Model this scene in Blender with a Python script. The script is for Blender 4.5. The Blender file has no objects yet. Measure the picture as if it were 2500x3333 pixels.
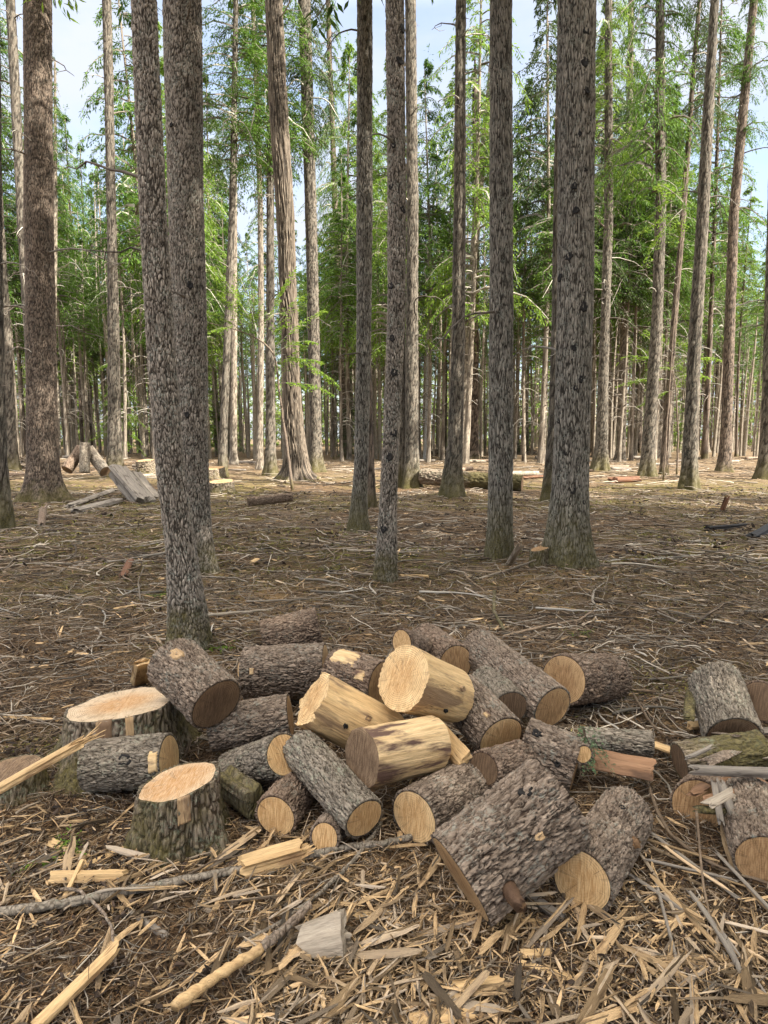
import bpy, math, random
import numpy as np
from mathutils import Vector, Matrix, Quaternion

random.seed(7)
RNG = np.random.default_rng(11)
R = math.radians
scene = bpy.context.scene
COL = scene.collection

# ------------------------------------------------------------------ camera
CAM_H, PITCH, FPX, CX, CY = 1.6, R(6.3), 2225.0, 1250.0, 1666.5
cam_d = bpy.data.cameras.new("camera")
cam = bpy.data.objects.new("camera", cam_d)
COL.objects.link(cam)
cam.location = (0, 0, CAM_H)
cam.rotation_euler = (R(90) - PITCH, 0, 0)
cam_d.sensor_fit = 'VERTICAL'
cam_d.sensor_height = 24.0
cam_d.lens = 24.0 * FPX / 3333.0
cam_d.clip_start = 0.05
cam_d.clip_end = 3000
scene.camera = cam

# ------------------------------------------------------------------ light
SUN_EL, SUN_AZ_DIR = R(39), Vector((0.87, -0.47, 0)).normalized()   # direction TOWARDS the sun
world = bpy.data.worlds.new("World")
scene.world = world
world.use_nodes = True
wn, wl = world.node_tree.nodes, world.node_tree.links
wn.clear()
wout = wn.new('ShaderNodeOutputWorld'); wbg = wn.new('ShaderNodeBackground')
sky = wn.new('ShaderNodeTexSky'); sky.sky_type = 'NISHITA'; sky.sun_disc = False
sky.sun_elevation = SUN_EL
sky.sun_rotation = math.atan2(SUN_AZ_DIR.x, SUN_AZ_DIR.y)
sky.air_density = 1.0; sky.dust_density = 1.2; sky.ozone_density = 1.0
tc = wn.new('ShaderNodeTexCoord'); mp = wn.new('ShaderNodeMapping')
mp.inputs['Scale'].default_value = (1.0, 1.0, 2.2)
nz = wn.new('ShaderNodeTexNoise'); nz.inputs['Scale'].default_value = 2.6; nz.inputs['Detail'].default_value = 7
nz.inputs['Roughness'].default_value = 0.55
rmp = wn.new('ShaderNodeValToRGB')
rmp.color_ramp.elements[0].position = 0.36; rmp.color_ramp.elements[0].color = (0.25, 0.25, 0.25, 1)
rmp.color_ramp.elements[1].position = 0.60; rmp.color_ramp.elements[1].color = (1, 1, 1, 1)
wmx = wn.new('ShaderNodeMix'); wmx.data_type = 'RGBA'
# cloud overhead, above the view, brightened as added fill for the shaded ground
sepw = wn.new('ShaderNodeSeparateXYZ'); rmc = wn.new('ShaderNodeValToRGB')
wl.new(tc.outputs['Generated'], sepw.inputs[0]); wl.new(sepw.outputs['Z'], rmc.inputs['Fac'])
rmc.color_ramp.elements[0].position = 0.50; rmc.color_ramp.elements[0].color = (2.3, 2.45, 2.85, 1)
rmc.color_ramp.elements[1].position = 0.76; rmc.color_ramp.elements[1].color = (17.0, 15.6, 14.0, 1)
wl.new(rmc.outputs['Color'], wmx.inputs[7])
wl.new(tc.outputs['Generated'], mp.inputs['Vector']); wl.new(mp.outputs['Vector'], nz.inputs['Vector'])
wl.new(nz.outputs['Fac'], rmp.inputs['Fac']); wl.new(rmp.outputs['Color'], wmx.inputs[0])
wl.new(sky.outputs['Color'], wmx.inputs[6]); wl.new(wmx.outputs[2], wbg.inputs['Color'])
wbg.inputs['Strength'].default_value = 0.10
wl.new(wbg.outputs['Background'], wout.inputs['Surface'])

sun_d = bpy.data.lights.new("sun", 'SUN')
sun_d.energy = 4.2; sun_d.angle = R(0.5); sun_d.color = (1.0, 0.94, 0.84)
sun = bpy.data.objects.new("sun", sun_d)
COL.objects.link(sun)
sun_dir = Vector((SUN_AZ_DIR.x * math.cos(SUN_EL), SUN_AZ_DIR.y * math.cos(SUN_EL), math.sin(SUN_EL)))
sun.rotation_euler = sun_dir.to_track_quat('Z', 'Y').to_euler()
sun.location = (30, -20, 60)

vs = scene.view_settings
scene.display_settings.display_device = 'sRGB'
vs.view_transform = 'Standard'; vs.look = 'None'; vs.exposure = 2.0; vs.gamma = 1.0
vs.use_curve_mapping = False
scene.render.engine = 'CYCLES'
scene.cycles.max_bounces = 6; scene.cycles.diffuse_bounces = 2; scene.cycles.glossy_bounces = 1
scene.cycles.transmission_bounces = 3; scene.cycles.transparent_max_bounces = 4
scene.cycles.use_denoising = True

# ------------------------------------------------------------------ numpy noise
def _hash(ix, iy, iz, s=0):
    h = (ix.astype(np.int64) * 374761393 + iy.astype(np.int64) * 668265263 + iz.astype(np.int64) * 2147483647 + s * 1274126177) & 0xFFFFFFFF
    h = ((h ^ (h >> 13)) * 1274126177) & 0xFFFFFFFF
    h = ((h ^ (h >> 16)) * 2246822519) & 0xFFFFFFFF
    h = h ^ (h >> 15)
    return (h & 0xFFFFFF) / float(0x1000000)
def vnoise(P, s=0):
    P = np.asarray(P, float); I = np.floor(P).astype(np.int64); f = P - I
    u = f * f * (3 - 2 * f)
    r = 0
    for dx in (0, 1):
        for dy in (0, 1):
            for dz in (0, 1):
                w = (u[..., 0] if dx else 1 - u[..., 0]) * (u[..., 1] if dy else 1 - u[..., 1]) * (u[..., 2] if dz else 1 - u[..., 2])
                r = r + w * _hash(I[..., 0] + dx, I[..., 1] + dy, I[..., 2] + dz, s)
    return r * 2 - 1
def fbm(P, o=4, s=0):
    r = 0; a = 1.0; t = 0; P = np.asarray(P, float)
    for k in range(o):
        r = r + a * vnoise(P, s + k); t += a; a *= .5; P = P * 2.03 + 17.1
    return r / t
def voro(P, s=0):
    I = np.floor(P).astype(np.int64)
    n = P.shape[0]; f1 = np.full(n, 9.); f2 = np.full(n, 9.); ch = np.zeros(n)
    for dx in (-1, 0, 1):
        for dy in (-1, 0, 1):
            for dz in (-1, 0, 1):
                a, b, c = I[:, 0] + dx, I[:, 1] + dy, I[:, 2] + dz
                q0 = a + .1 + .8 * _hash(a, b, c, s + 1); q1 = b + .1 + .8 * _hash(a, b, c, s + 2); q2 = c + .1 + .8 * _hash(a, b, c, s + 3)
                d = np.sqrt((q0 - P[:, 0]) ** 2 + (q1 - P[:, 1]) ** 2 + (q2 - P[:, 2]) ** 2)
                m = d < f1
                f2 = np.where(m, f1, np.minimum(f2, d)); ch = np.where(m, _hash(a, b, c, s + 5), ch); f1 = np.where(m, d, f1)
    return f1, f2, ch
def sstep(a, b, x):
    t = np.clip((x - a) / (b - a), 0, 1); return t * t * (3 - 2 * t)

# ------------------------------------------------------------------ mesh helpers
class MB:
    """collects pieces (vertices + faces + optional float attribute) of ONE mesh"""
    def __init__(s): s.V = []; s.F = []; s.n = 0; s.A = []; s.M = []
    def add(s, V, F, a=None, mi=0):
        V = np.asarray(V, float).reshape(-1, 3)
        if not isinstance(F, list): F = [F]
        for f in F:
            f = np.asarray(f, np.int64)
            if len(f): s.F.append(f + s.n); s.M.append(np.full(len(f), mi, np.int32))
        s.V.append(V); s.n += len(V)
        s.A.append(np.full(len(V), .5) if a is None else np.asarray(a, float).reshape(-1))
        return s
    def build(s, name, mats, parent=None, loc=None, rot=None, smooth=True, offset=None):
        me = bpy.data.meshes.new(name)
        V = np.concatenate(s.V)
        if offset is not None: V = V - np.asarray(offset)
        me.vertices.add(len(V)); me.vertices.foreach_set('co', V.astype(np.float32).ravel())
        loops = np.concatenate([f.ravel() for f in s.F]); cnt = np.concatenate([np.full(len(f), f.shape[1]) for f in s.F])
        me.loops.add(len(loops)); me.loops.foreach_set('vertex_index', loops.astype(np.int32))
        st = np.concatenate([[0], np.cumsum(cnt)[:-1]])
        me.polygons.add(len(cnt)); me.polygons.foreach_set('loop_start', st.astype(np.int32))
        try: me.polygons.foreach_set('loop_total', cnt.astype(np.int32))
        except Exception: pass
        me.polygons.foreach_set('use_smooth', np.full(len(cnt), smooth, bool))
        if not isinstance(mats, (list, tuple)): mats = [mats]
        for m in mats: me.materials.append(m)
        if len(mats) > 1: me.polygons.foreach_set('material_index', np.concatenate(s.M))
        at = me.attributes.new('plate', 'FLOAT', 'POINT'); at.data.foreach_set('value', np.concatenate(s.A).astype(np.float32))
        me.update(calc_edges=True); me.validate()
        o = bpy.data.objects.new(name, me); COL.objects.link(o)
        if parent is not None: o.parent = parent
        if loc is not None: o.location = loc
        if rot is not None: o.rotation_mode = 'QUATERNION'; o.rotation_quaternion = rot
        return o
def grid_faces(m, n, wrap=True):
    i = np.arange(m - 1)[:, None]; j = np.arange(n if wrap else n - 1)[None, :]
    j2 = (j + 1) % n
    return np.stack([i * n + j, i * n + j2, (i + 1) * n + j2, (i + 1) * n + j], -1).reshape(-1, 4)
def tubes(P, Rr, sides=5, cap=True):
    """P[N,K,3], Rr[N,K] -> vertices, [quads, end caps]"""
    P = np.asarray(P, float); Rr = np.asarray(Rr, float)
    if P.ndim == 2: P = P[None]; Rr = Rr[None]
    N, K, _ = P.shape
    T = np.gradient(P, axis=1); T /= np.linalg.norm(T, axis=2, keepdims=True) + 1e-9
    mean = T.mean(1, keepdims=True)
    ref = np.where(np.abs(mean[..., 2:3]) > .8, np.array([1., 0, 0]), np.array([0, 0, 1.]))
    A = np.cross(T, np.broadcast_to(ref, T.shape)); A /= np.linalg.norm(A, axis=2, keepdims=True) + 1e-9
    B = np.cross(T, A)
    th = np.arange(sides) * 2 * np.pi / sides
    V = P[:, :, None, :] + Rr[:, :, None, None] * (A[:, :, None, :] * np.cos(th)[None, None, :, None] + B[:, :, None, :] * np.sin(th)[None, None, :, None])
    g = grid_faces(K, sides)
    F = (g[None] + (np.arange(N) * K * sides)[:, None, None]).reshape(-1, 4)
    Fs = [F]
    if cap:
        c0 = np.arange(sides)[::-1]; c1 = (K - 1) * sides + np.arange(sides)
        Fs.append(((np.stack([c0, c1]))[None] + (np.arange(N) * K * sides)[:, None, None]).reshape(-1, sides))
    return V.reshape(-1, 3), Fs
def empty(name, loc, label=None, cat=None, group=None, rz=0, kind=None):
    o = bpy.data.objects.new(name, None); COL.objects.link(o); o.location = loc; o.rotation_euler = (0, 0, rz)
    o.empty_display_size = .1
    return tag(o, label, cat, group, kind)
def tag(o, label=None, cat=None, group=None, kind=None):
    if label: o['label'] = label
    if cat: o['category'] = cat
    if group: o['group'] = group
    if kind: o['kind'] = kind
    return o
def dup(o, parent=None):
    c = o.copy(); COL.objects.link(c)
    c.parent = parent
    for ch in o.children: dup(ch, c)
    return c

# ------------------------------------------------------------------ terrain height and placing
def gh(x, y):
    x = np.asarray(x, float); y = np.asarray(y, float)
    d = np.hypot(x, y)
    P = np.stack([x, y, x * 0], -1)
    z = .05 * fbm(P * .35, 3, 3) * sstep(2, 8, d) + .18 * fbm(P * .09, 2, 9) * sstep(12, 35, d)
    z = z + .052 * fbm(P * 1.5, 3, 5) * (.5 + .5 * sstep(3.2, 4.5, y)) + .012 * fbm(P * 7., 2, 6)
    # small humps at the bases of the bigger trees
    for (hx, hy, hr, ha) in HUMPS:
        z = z + ha * np.exp(-((x - hx) ** 2 + (y - hy) ** 2) / (hr * hr))
    return z
HUMPS = []
cp, sp = math.cos(PITCH), math.sin(PITCH)
def ray(px, py):
    a, b = (px - CX) / FPX, (CY - py) / FPX
    return np.array([a, cp + b * sp, -sp + b * cp])
def at_Y(px, py, Y):
    d = ray(px, py); t = Y / d[1]
    return np.array([0, 0, CAM_H]) + d * t
def on_ground(px, py):
    d = ray(px, py); z = 0.
    for _ in range(8):
        t = (z - CAM_H) / d[2]; p = d * t; z = float(gh(p[0], p[1]))
    return np.array([p[0], p[1], z])
def mpp(p):            # metres per photo pixel at a world point
    return (p[1] * cp - (p[2] - CAM_H) * sp) / FPX

# ------------------------------------------------------------------ materials
def new_mat(name):
    m = bpy.data.materials.new(name); m.use_nodes = True
    nt = m.node_tree; nt.nodes.clear()
    out = nt.nodes.new('ShaderNodeOutputMaterial'); b = nt.nodes.new('ShaderNodeBsdfPrincipled')
    nt.links.new(b.outputs['BSDF'], out.inputs['Surface'])
    b.inputs['Roughness'].default_value = .85
    b.inputs['Specular IOR Level'].default_value = .25
    return m, nt, b
class N:
    def __init__(s, nt): s.nt = nt
    def n(s, t, **k):
        x = s.nt.nodes.new(t)
        for a, v in k.items(): setattr(x, a, v)
        return x
    def l(s, a, b): s.nt.links.new(a, b)
    def obj(s): return s.n('ShaderNodeTexCoord').outputs['Object']
    def mapping(s, v, sc=(1, 1, 1), loc=(0, 0, 0)):
        m = s.n('ShaderNodeMapping'); m.inputs['Scale'].default_value = sc; m.inputs['Location'].default_value = loc
        s.l(v, m.inputs['Vector']); return m.outputs['Vector']
    def noise(s, v, sc, det=4, rough=.6, dist=0):
        m = s.n('ShaderNodeTexNoise'); m.inputs['Scale'].default_value = sc; m.inputs['Detail'].default_value = det
        m.inputs['Roughness'].default_value = rough; m.inputs['Distortion'].default_value = dist
        if v is not None: s.l(v, m.inputs['Vector'])
        return m.outputs['Fac']
    def voronoi(s, v, sc, feat='F1'):
        m = s.n('ShaderNodeTexVoronoi', feature=feat); m.inputs['Scale'].default_value = sc
        s.l(v, m.inputs['Vector']); return m
    def ramp(s, f, stops, interp='LINEAR'):
        m = s.n('ShaderNodeValToRGB'); cr = m.color_ramp; cr.interpolation = interp
        while len(cr.elements) < len(stops): cr.elements.new(.5)
        for e, (p, c) in zip(cr.elements, stops):
            e.position = p; e.color = (c, c, c, 1) if isinstance(c, (int, float)) else (*c, 1)
        s.l(f, m.inputs['Fac']); return m.outputs['Color']
    def mix(s, f, a, b, mode='MIX'):
        m = s.n('ShaderNodeMix', data_type='RGBA', blend_type=mode)
        for sock, v in ((0, f), (6, a), (7, b)):
            if isinstance(v, (int, float)): m.inputs[sock].default_value = v if sock == 0 else (v, v, v, 1)
            elif isinstance(v, tuple): m.inputs[sock].default_value = (*v, 1)
            else: s.l(v, m.inputs[sock])
        return m.outputs[2]
    def math(s, op, a, b=None, clamp=False):
        m = s.n('ShaderNodeMath', operation=op); m.use_clamp = clamp
        for k, v in ((0, a), (1, b)):
            if v is None: continue
            if isinstance(v, (int, float)): m.inputs[k].default_value = v
            else: s.l(v, m.inputs[k])
        return m.outputs[0]
    def bump(s, h, st, dist, bsdf):
        m = s.n('ShaderNodeBump'); m.inputs['Strength'].default_value = st; m.inputs['Distance'].default_value = dist
        s.l(h, m.inputs['Height']); s.l(m.outputs['Normal'], bsdf.inputs['Normal'])
    def attr(s, name): return s.n('ShaderNodeAttribute', attribute_name=name).outputs['Fac']
    def rnd(s):
        a = s.n('ShaderNodeObjectInfo').outputs['Random']; b = s.n('ShaderNodeNewGeometry').outputs['Random Per Island']
        return s.math('FRACT', s.math('ADD', a, b))

def bark_mat(name, furrow, dark, light, lichen=(.34, .36, .30), lichen_amt=.35, stretch=.3, moss=0., scale=1., fleck=.14):
    m, nt, b = new_mat(name); n = N(nt)
    v = n.obj(); vz = n.mapping(v, (scale, scale, scale * stretch))
    fine = n.noise(vz, 70, 5, .65)
    mid = n.noise(vz, 16, 4, .6, .4)
    plate = n.attr('plate')
    c = n.mix(n.ramp(fine, [(.3, 0.), (.72, 1.)]), dark, light)
    c = n.mix(n.ramp(mid, [(.35, 0.), (.7, .75)]), c, tuple(x * .72 + y * .28 for x, y in zip(furrow, light)))
    c = n.mix(n.ramp(plate, [(.05, 1.), (.5, 0.)]), c, furrow)
    vc = n.voronoi(n.mapping(v, (scale, scale, scale * stretch * .8)), 30, 'DISTANCE_TO_EDGE')
    c = n.mix(n.math('MULTIPLY', n.ramp(vc.outputs['Distance'], [(0., 1.), (.10, 0.)]), .55), c, furrow)
    # pale lichen and flaked spots
    li = n.noise(v, 9 * scale, 3, .6); li2 = n.noise(v, 55 * scale, 3, .7)
    lf = n.math('MULTIPLY', n.ramp(li, [(.45, 0.), (.66, 1.)]), n.ramp(li2, [(.50, 0.), (.62, 1.)]))
    c = n.mix(n.math('MULTIPLY', lf, lichen_amt), c, lichen)
    fk = n.ramp(n.noise(n.mapping(v, (1, 1, .6)), 90 * scale, 2, .5), [(.66, 0.), (.72, fleck)])
    c = n.mix(fk, c, (.42, .24, .14))
    if moss > 0:
        sep = n.n('ShaderNodeSeparateXYZ'); n.l(v, sep.inputs[0])
        mz = n.math('ADD', sep.outputs['Z'], n.math('MULTIPLY', n.math('SUBTRACT', n.noise(v, 5, 4, .6), .5), 1.1))
        mf = n.ramp(mz, [(.0, .8), (moss, 0.)])
        c = n.mix(mf, c, n.ramp(n.noise(v, 60, 3), [(.35, (.045, .040, .014)), (.7, (.15, .125, .035))]))
    n.l(c, b.inputs['Base Color'])
    vr = n.voronoi(vz, 42, 'DISTANCE_TO_EDGE')
    hgt = n.math('ADD', n.math('MULTIPLY', n.ramp(vr.outputs['Distance'], [(0., 0.), (.16, 1.)]), .8), n.math('MULTIPLY', fine, .8))
    n.bump(hgt, .9, .006, b)
    b.inputs['Roughness'].default_value = .88
    return m

def cut_mat(name, pale, tan, heart, heart_r=.6, rings=34., blotch=.3, grey=0.):
    m, nt, b = new_mat(name); n = N(nt)
    v = n.obj(); sep = n.n('ShaderNodeSeparateXYZ'); n.l(v, sep.inputs[0])
    rr = n.math('SQRT', n.math('ADD', n.math('POWER', n.math('ABSOLUTE', n.math('ADD', sep.outputs['X'], .012)), 2.), n.math('POWER', n.math('ABSOLUTE', sep.outputs['Y']), 2.)))
    wob = n.math('ADD', rr, n.math('MULTIPLY', n.math('SUBTRACT', n.noise(v, 8, 2), .5), .022))
    ring = n.math('SINE', n.math('MULTIPLY', wob, rings * 20))
    ringf = n.ramp(n.math('ADD', n.math('MULTIPLY', ring, .5), .5), [(.3, 0.), (1., 1.)])
    c = n.mix(n.ramp(n.noise(v, 22, 4, .6), [(.3, 0.), (.7, 1.)]), pale, tan)
    c = n.mix(n.math('MULTIPLY', ringf, .85), c, tuple(x * .62 for x in tan))
    hf = n.ramp(n.math('ADD', wob, n.math('MULTIPLY', n.math('SUBTRACT', n.noise(v, 14, 3), .5), .06)), [(heart_r * .08, .85), (heart_r * .17, 0.)])
    c = n.mix(hf, c, heart)
    # radial drying cracks
    nrm = n.n('ShaderNodeVectorMath', operation='NORMALIZE'); cmb = n.n('ShaderNodeCombineXYZ')
    n.l(sep.outputs['X'], cmb.inputs[0]); n.l(sep.outputs['Y'], cmb.inputs[1]); n.l(cmb.outputs[0], nrm.inputs[0])
    ca = n.noise(nrm.outputs[0], 5.5, 5, .6)
    cr = n.math('MULTIPLY', n.ramp(ca, [(.48, 0.), (.5, 1.), (.52, 0.)]), n.ramp(n.noise(v, 18, 2), [(.46, 0.), (.54, .9)]))
    c = n.mix(cr, c, (.05, .03, .018))
    sw = n.noise(n.mapping(v, (1, .08, 1)), 260, 2, .5)      # saw marks
    c = n.mix(n.math('MULTIPLY', n.ramp(sw, [(.4, 0.), (.7, 1.)]), .45), c, tuple(min(1, x * 1.25) for x in pale))
    bl = n.ramp(n.noise(v, 7, 5, .65), [(.5, 0.), (.68, blotch)])
    c = n.mix(bl, c, tuple(x * .45 for x in heart))
    if grey: c = n.mix(grey, c, (.26, .22, .18))
    n.l(c, b.inputs['Base Color'])
    n.bump(n.math('ADD', n.math('MULTIPLY', sw, 1.), n.math('MULTIPLY', n.noise(v, 90, 3), 1.)), .6, .003, b)
    b.inputs['Roughness'].default_value = .8
    return m

def wood_mat(name, a, bcol, dark, dark_amt=.4, dpos=.54, *, axis='Z', grain=50., vary=.0, grey=(.4, .37, .33), grey_amt=0.):
    m, nt, b = new_mat(name); n = N(nt)
    v = n.obj()
    st = {'Z': (1, 1, .06), 'X': (.06, 1, 1)}[axis]
    g = n.noise(n.mapping(v, st), grain, 5, .65, .2)
    g2 = n.noise(n.mapping(v, tuple(x * 1.6 if x < 1 else x for x in st)), grain * 3.4, 3, .6)
    c = n.mix(n.ramp(g, [(.32, 0.), (.68, 1.)]), a, bcol)
    c = n.mix(n.ramp(g2, [(.45, 0.), (.75, .5)]), c, tuple(x * .5 for x in bcol))
    dk = n.ramp(n.noise(n.mapping(v, tuple(x * 4 if x < 1 else x for x in st)), 10, 5, .6, .3), [(dpos, 0.), (dpos + .09, dark_amt)])
    c = n.mix(dk, c, dark)
    ck = n.ramp(n.noise(n.mapping(v, tuple(x * .5 if x < 1 else x for x in st)), 26, 3, .6, .5), [(.488, 0.), (.5, .8), (.512, 0.)])
    c = n.mix(n.math('MULTIPLY', ck, n.ramp(n.noise(v, 7, 2), [(.5, 0.), (.58, 1.)])), c, tuple(x * .5 for x in dark))
    if vary:
        r = n.rnd()
        c = n.mix(n.ramp(r, [(0., 0.), (.5, 0.), (.95, grey_amt)]), c, grey)
        hs = n.n('ShaderNodeHueSaturation'); n.l(c, hs.inputs['Color'])
        n.l(n.ramp(n.math('FRACT', n.math('MULTIPLY', r, 7.3)), [(0., 1 - vary), (1., 1 + vary * .35)]), hs.inputs['Value'])
        c = hs.outputs['Color']
    elif grey_amt:
        c = n.mix(n.ramp(n.noise(v, 6, 4), [(.4, 0.), (.6, grey_amt)]), c, grey)
    n.l(c, b.inputs['Base Color'])
    n.bump(n.math('ADD', g, g2), .8, .004, b)
    b.inputs['Roughness'].default_value = .75
    return m

def leaf_mat(name, dark, mid, light, trans=.35):
    m, nt, b = new_mat(name); n = N(nt)
    r = n.rnd()
    v = n.obj()
    f = n.math('ADD', n.math('MULTIPLY', r, .45), n.math('MULTIPLY', n.noise(v, .55, 3), .62))
    c = n.ramp(f, [(.25, dark), (.5, mid), (.85, light)])
    n.l(c, b.inputs['Base Color']); b.inputs['Roughness'].default_value = .6
    t = n.n('ShaderNodeBsdfTranslucent'); n.l(n.mix(.5, c, light), t.inputs['Color'])
    ms = n.n('ShaderNodeMixShader'); ms.inputs[0].default_value = trans
    out = [x for x in nt.nodes if x.type == 'OUTPUT_MATERIAL'][0]
    n.l(b.outputs['BSDF'], ms.inputs[1]); n.l(t.outputs['BSDF'], ms.inputs[2]); n.l(ms.outputs[0], out.inputs['Surface'])
    return m

M = {}
M['bark_log'] = bark_mat('bark_log', (.042, .026, .017), (.155, .112, .078), (.47, .37, .28), stretch=.45, lichen_amt=.5)
M['bark_log_lichen'] = bark_mat('bark_log_lichen', (.038, .028, .019), (.15, .122, .09), (.45, .385, .30), lichen=(.42, .43, .32), lichen_amt=.5, stretch=.45)
M['bark_log_red'] = bark_mat('bark_log_red', (.042, .023, .014), (.16, .105, .07), (.44, .33, .24), lichen_amt=.3, stretch=.4, fleck=.3)
M['bark_trunk'] = bark_mat('bark_trunk', (.030, .025, .019), (.16, .14, .112), (.54, .485, .40), stretch=.22, moss=.95, lichen_amt=.6, fleck=.12)
M['bark_trunk_mid'] = bark_mat('bark_trunk_mid', (.028, .022, .016), (.10, .084, .064), (.30, .255, .20), stretch=.22, moss=.95, lichen_amt=.4, fleck=.1)
M['bark_trunk_flaky'] = bark_mat('bark_trunk_flaky', (.032, .025, .018), (.18, .15, .118), (.58, .50, .41), stretch=.35, moss=.4, lichen_amt=.75, fleck=.2)
M['bark_trunk_brown'] = bark_mat('bark_trunk_brown', (.034, .024, .017), (.125, .092, .068), (.32, .245, .185), stretch=.2, moss=.5, lichen_amt=.25, fleck=.1)
M['bark_cedar'] = bark_mat('bark_cedar', (.022, .016, .011), (.12, .092, .068), (.34, .275, .205), stretch=.05, moss=.1, lichen_amt=.2, fleck=.1)
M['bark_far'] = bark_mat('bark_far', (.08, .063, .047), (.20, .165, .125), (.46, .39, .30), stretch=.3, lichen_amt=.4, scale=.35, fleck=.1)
M['bark_pale'] = bark_mat('bark_pale', (.16, .15, .14), (.34, .33, .30), (.55, .53, .50), stretch=.3, lichen_amt=.2, scale=.4)
M['bark_stump'] = bark_mat('bark_stump', (.050, .034, .022), (.17, .13, .095), (.42, .34, .25), stretch=.25, moss=.27, lichen=(.30, .34, .24), lichen_amt=.8)
M['cut_fresh'] = cut_mat('cut_fresh', (.78, .56, .30), (.55, .36, .17), (.44, .25, .10), .7, blotch=.35)
M['cut_stump'] = cut_mat('cut_stump', (.66, .52, .36), (.52, .38, .235), (.42, .21, .065), 1.2, blotch=.25)
M['cut_brown'] = cut_mat('cut_brown', (.56, .37, .19), (.38, .235, .11), (.23, .125, .055), .8, blotch=.5)
M['cut_dark'] = cut_mat('cut_dark', (.22, .145, .085), (.15, .092, .052), (.09, .055, .032), .7)
M['cut_grey'] = cut_mat('cut_grey', (.34, .235, .14), (.19, .12, .068), (.10, .06, .035), .9, blotch=.8)
M['wood_peeled'] = wood_mat('wood_peeled', (.80, .57, .29), (.56, .36, .165), (.15, .09, .06), .75)
M['wood_bare'] = wood_mat('wood_bare', (.56, .39, .22), (.40, .26, .13), (.12, .07, .045), .8, .50)
M['wood_streaked'] = wood_mat('wood_streaked', (.82, .60, .33), (.58, .39, .19), (.10, .055, .045), .95, .50)
M['wood_split'] = wood_mat('wood_split', (.70, .49, .25), (.47, .30, .14), (.20, .11, .055), .7, axis='X')
M['wood_grey'] = wood_mat('wood_grey', (.30, .26, .21), (.17, .145, .12), (.06, .045, .035), .8, axis='X', grain=30)
M['wood_grey_z'] = wood_mat('wood_grey_z', (.36, .33, .29), (.20, .18, .155), (.06, .05, .04), .7, axis='Z', grain=24)
M['chip'] = wood_mat('chip', (.66, .46, .245), (.42, .275, .14), (.14, .08, .04), .6, axis='X', grain=60, vary=.85, grey=(.40, .34, .27), grey_amt=.75)
M['twig'] = wood_mat('twig', (.30, .22, .145), (.18, .125, .08), (.06, .042, .028), .5, axis='X', grain=40, vary=.8, grey=(.50, .44, .35), grey_amt=.9)
M['needle'] = wood_mat('needle', (.26, .15, .07), (.14, .08, .038), (.05, .028, .016), .4, axis='X', grain=40, vary=.7, grey=(.34, .27, .18), grey_amt=.8)
M['moss_tuft'] = wood_mat('moss_tuft', (.22, .205, .040), (.13, .13, .026), (.05, .045, .015), .4, axis='X', grain=40, vary=.5, grey=(.26, .21, .08), grey_amt=.8)
M['crumb'] = wood_mat('crumb', (.075, .048, .032), (.045, .030, .021), (.02, .014, .01), .4, axis='X', grain=40, vary=.7, grey=(.12, .085, .06), grey_amt=.7)
M['stick_pale'] = wood_mat('stick_pale', (.44, .38, .30), (.30, .25, .19), (.10, .08, .06), .5, axis='X', grain=40, vary=.55, grey=(.55, .51, .44), grey_amt=.8)
M['slab_red'] = wood_mat('slab_red', (.30, .175, .10), (.19, .10, .052), (.07, .04, .025), .8, axis='X', grain=30)
M['wood_stub'] = wood_mat('wood_stub', (.40, .24, .12), (.24, .135, .065), (.07, .04, .025), .9, .46)
M['wood_weathered'] = wood_mat('wood_weathered', (.46, .39, .30), (.30, .245, .18), (.13, .095, .06), .7, axis='X', grain=36)
M['dead_branch'] = wood_mat('dead_branch', (.26, .22, .18), (.14, .115, .09), (.06, .05, .04), .4, axis='X', grain=20, vary=.6, grey=(.50, .47, .39), grey_amt=.9)
M['rot'] = wood_mat('rot', (.20, .095, .05), (.12, .058, .034), (.04, .02, .013), .5, axis='X', grain=30)
M['char'] = wood_mat('char', (.022, .019, .017), (.012, .011, .010), (.006, .006, .006), .5, axis='X', grain=30)
M['lichen'] = leaf_mat('lichen', (.05, .09, .04), (.10, .17, .08), (.20, .28, .14))
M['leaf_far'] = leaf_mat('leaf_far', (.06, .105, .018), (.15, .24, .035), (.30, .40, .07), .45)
M['leaf'] = leaf_mat('leaf', (.020, .050, .008), (.055, .125, .018), (.16, .27, .035))
M['leaf_bright'] = leaf_mat('leaf_bright', (.045, .095, .012), (.115, .215, .024), (.26, .37, .045), .45)
M['leaf_dark'] = leaf_mat('leaf_dark', (.018, .036, .012), (.042, .072, .020), (.10, .14, .035), .25)
m, nt, b = new_mat('moss'); n = N(nt); v = n.obj()
n.l(n.ramp(n.noise(v, 45, 4, .65), [(.3, (.035, .034, .010)), (.55, (.10, .095, .022)), (.75, (.19, .17, .04))]), b.inputs['Base Color'])
n.bump(n.noise(v, 120, 4, .7), 1., .01, b); M['moss'] = m

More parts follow.
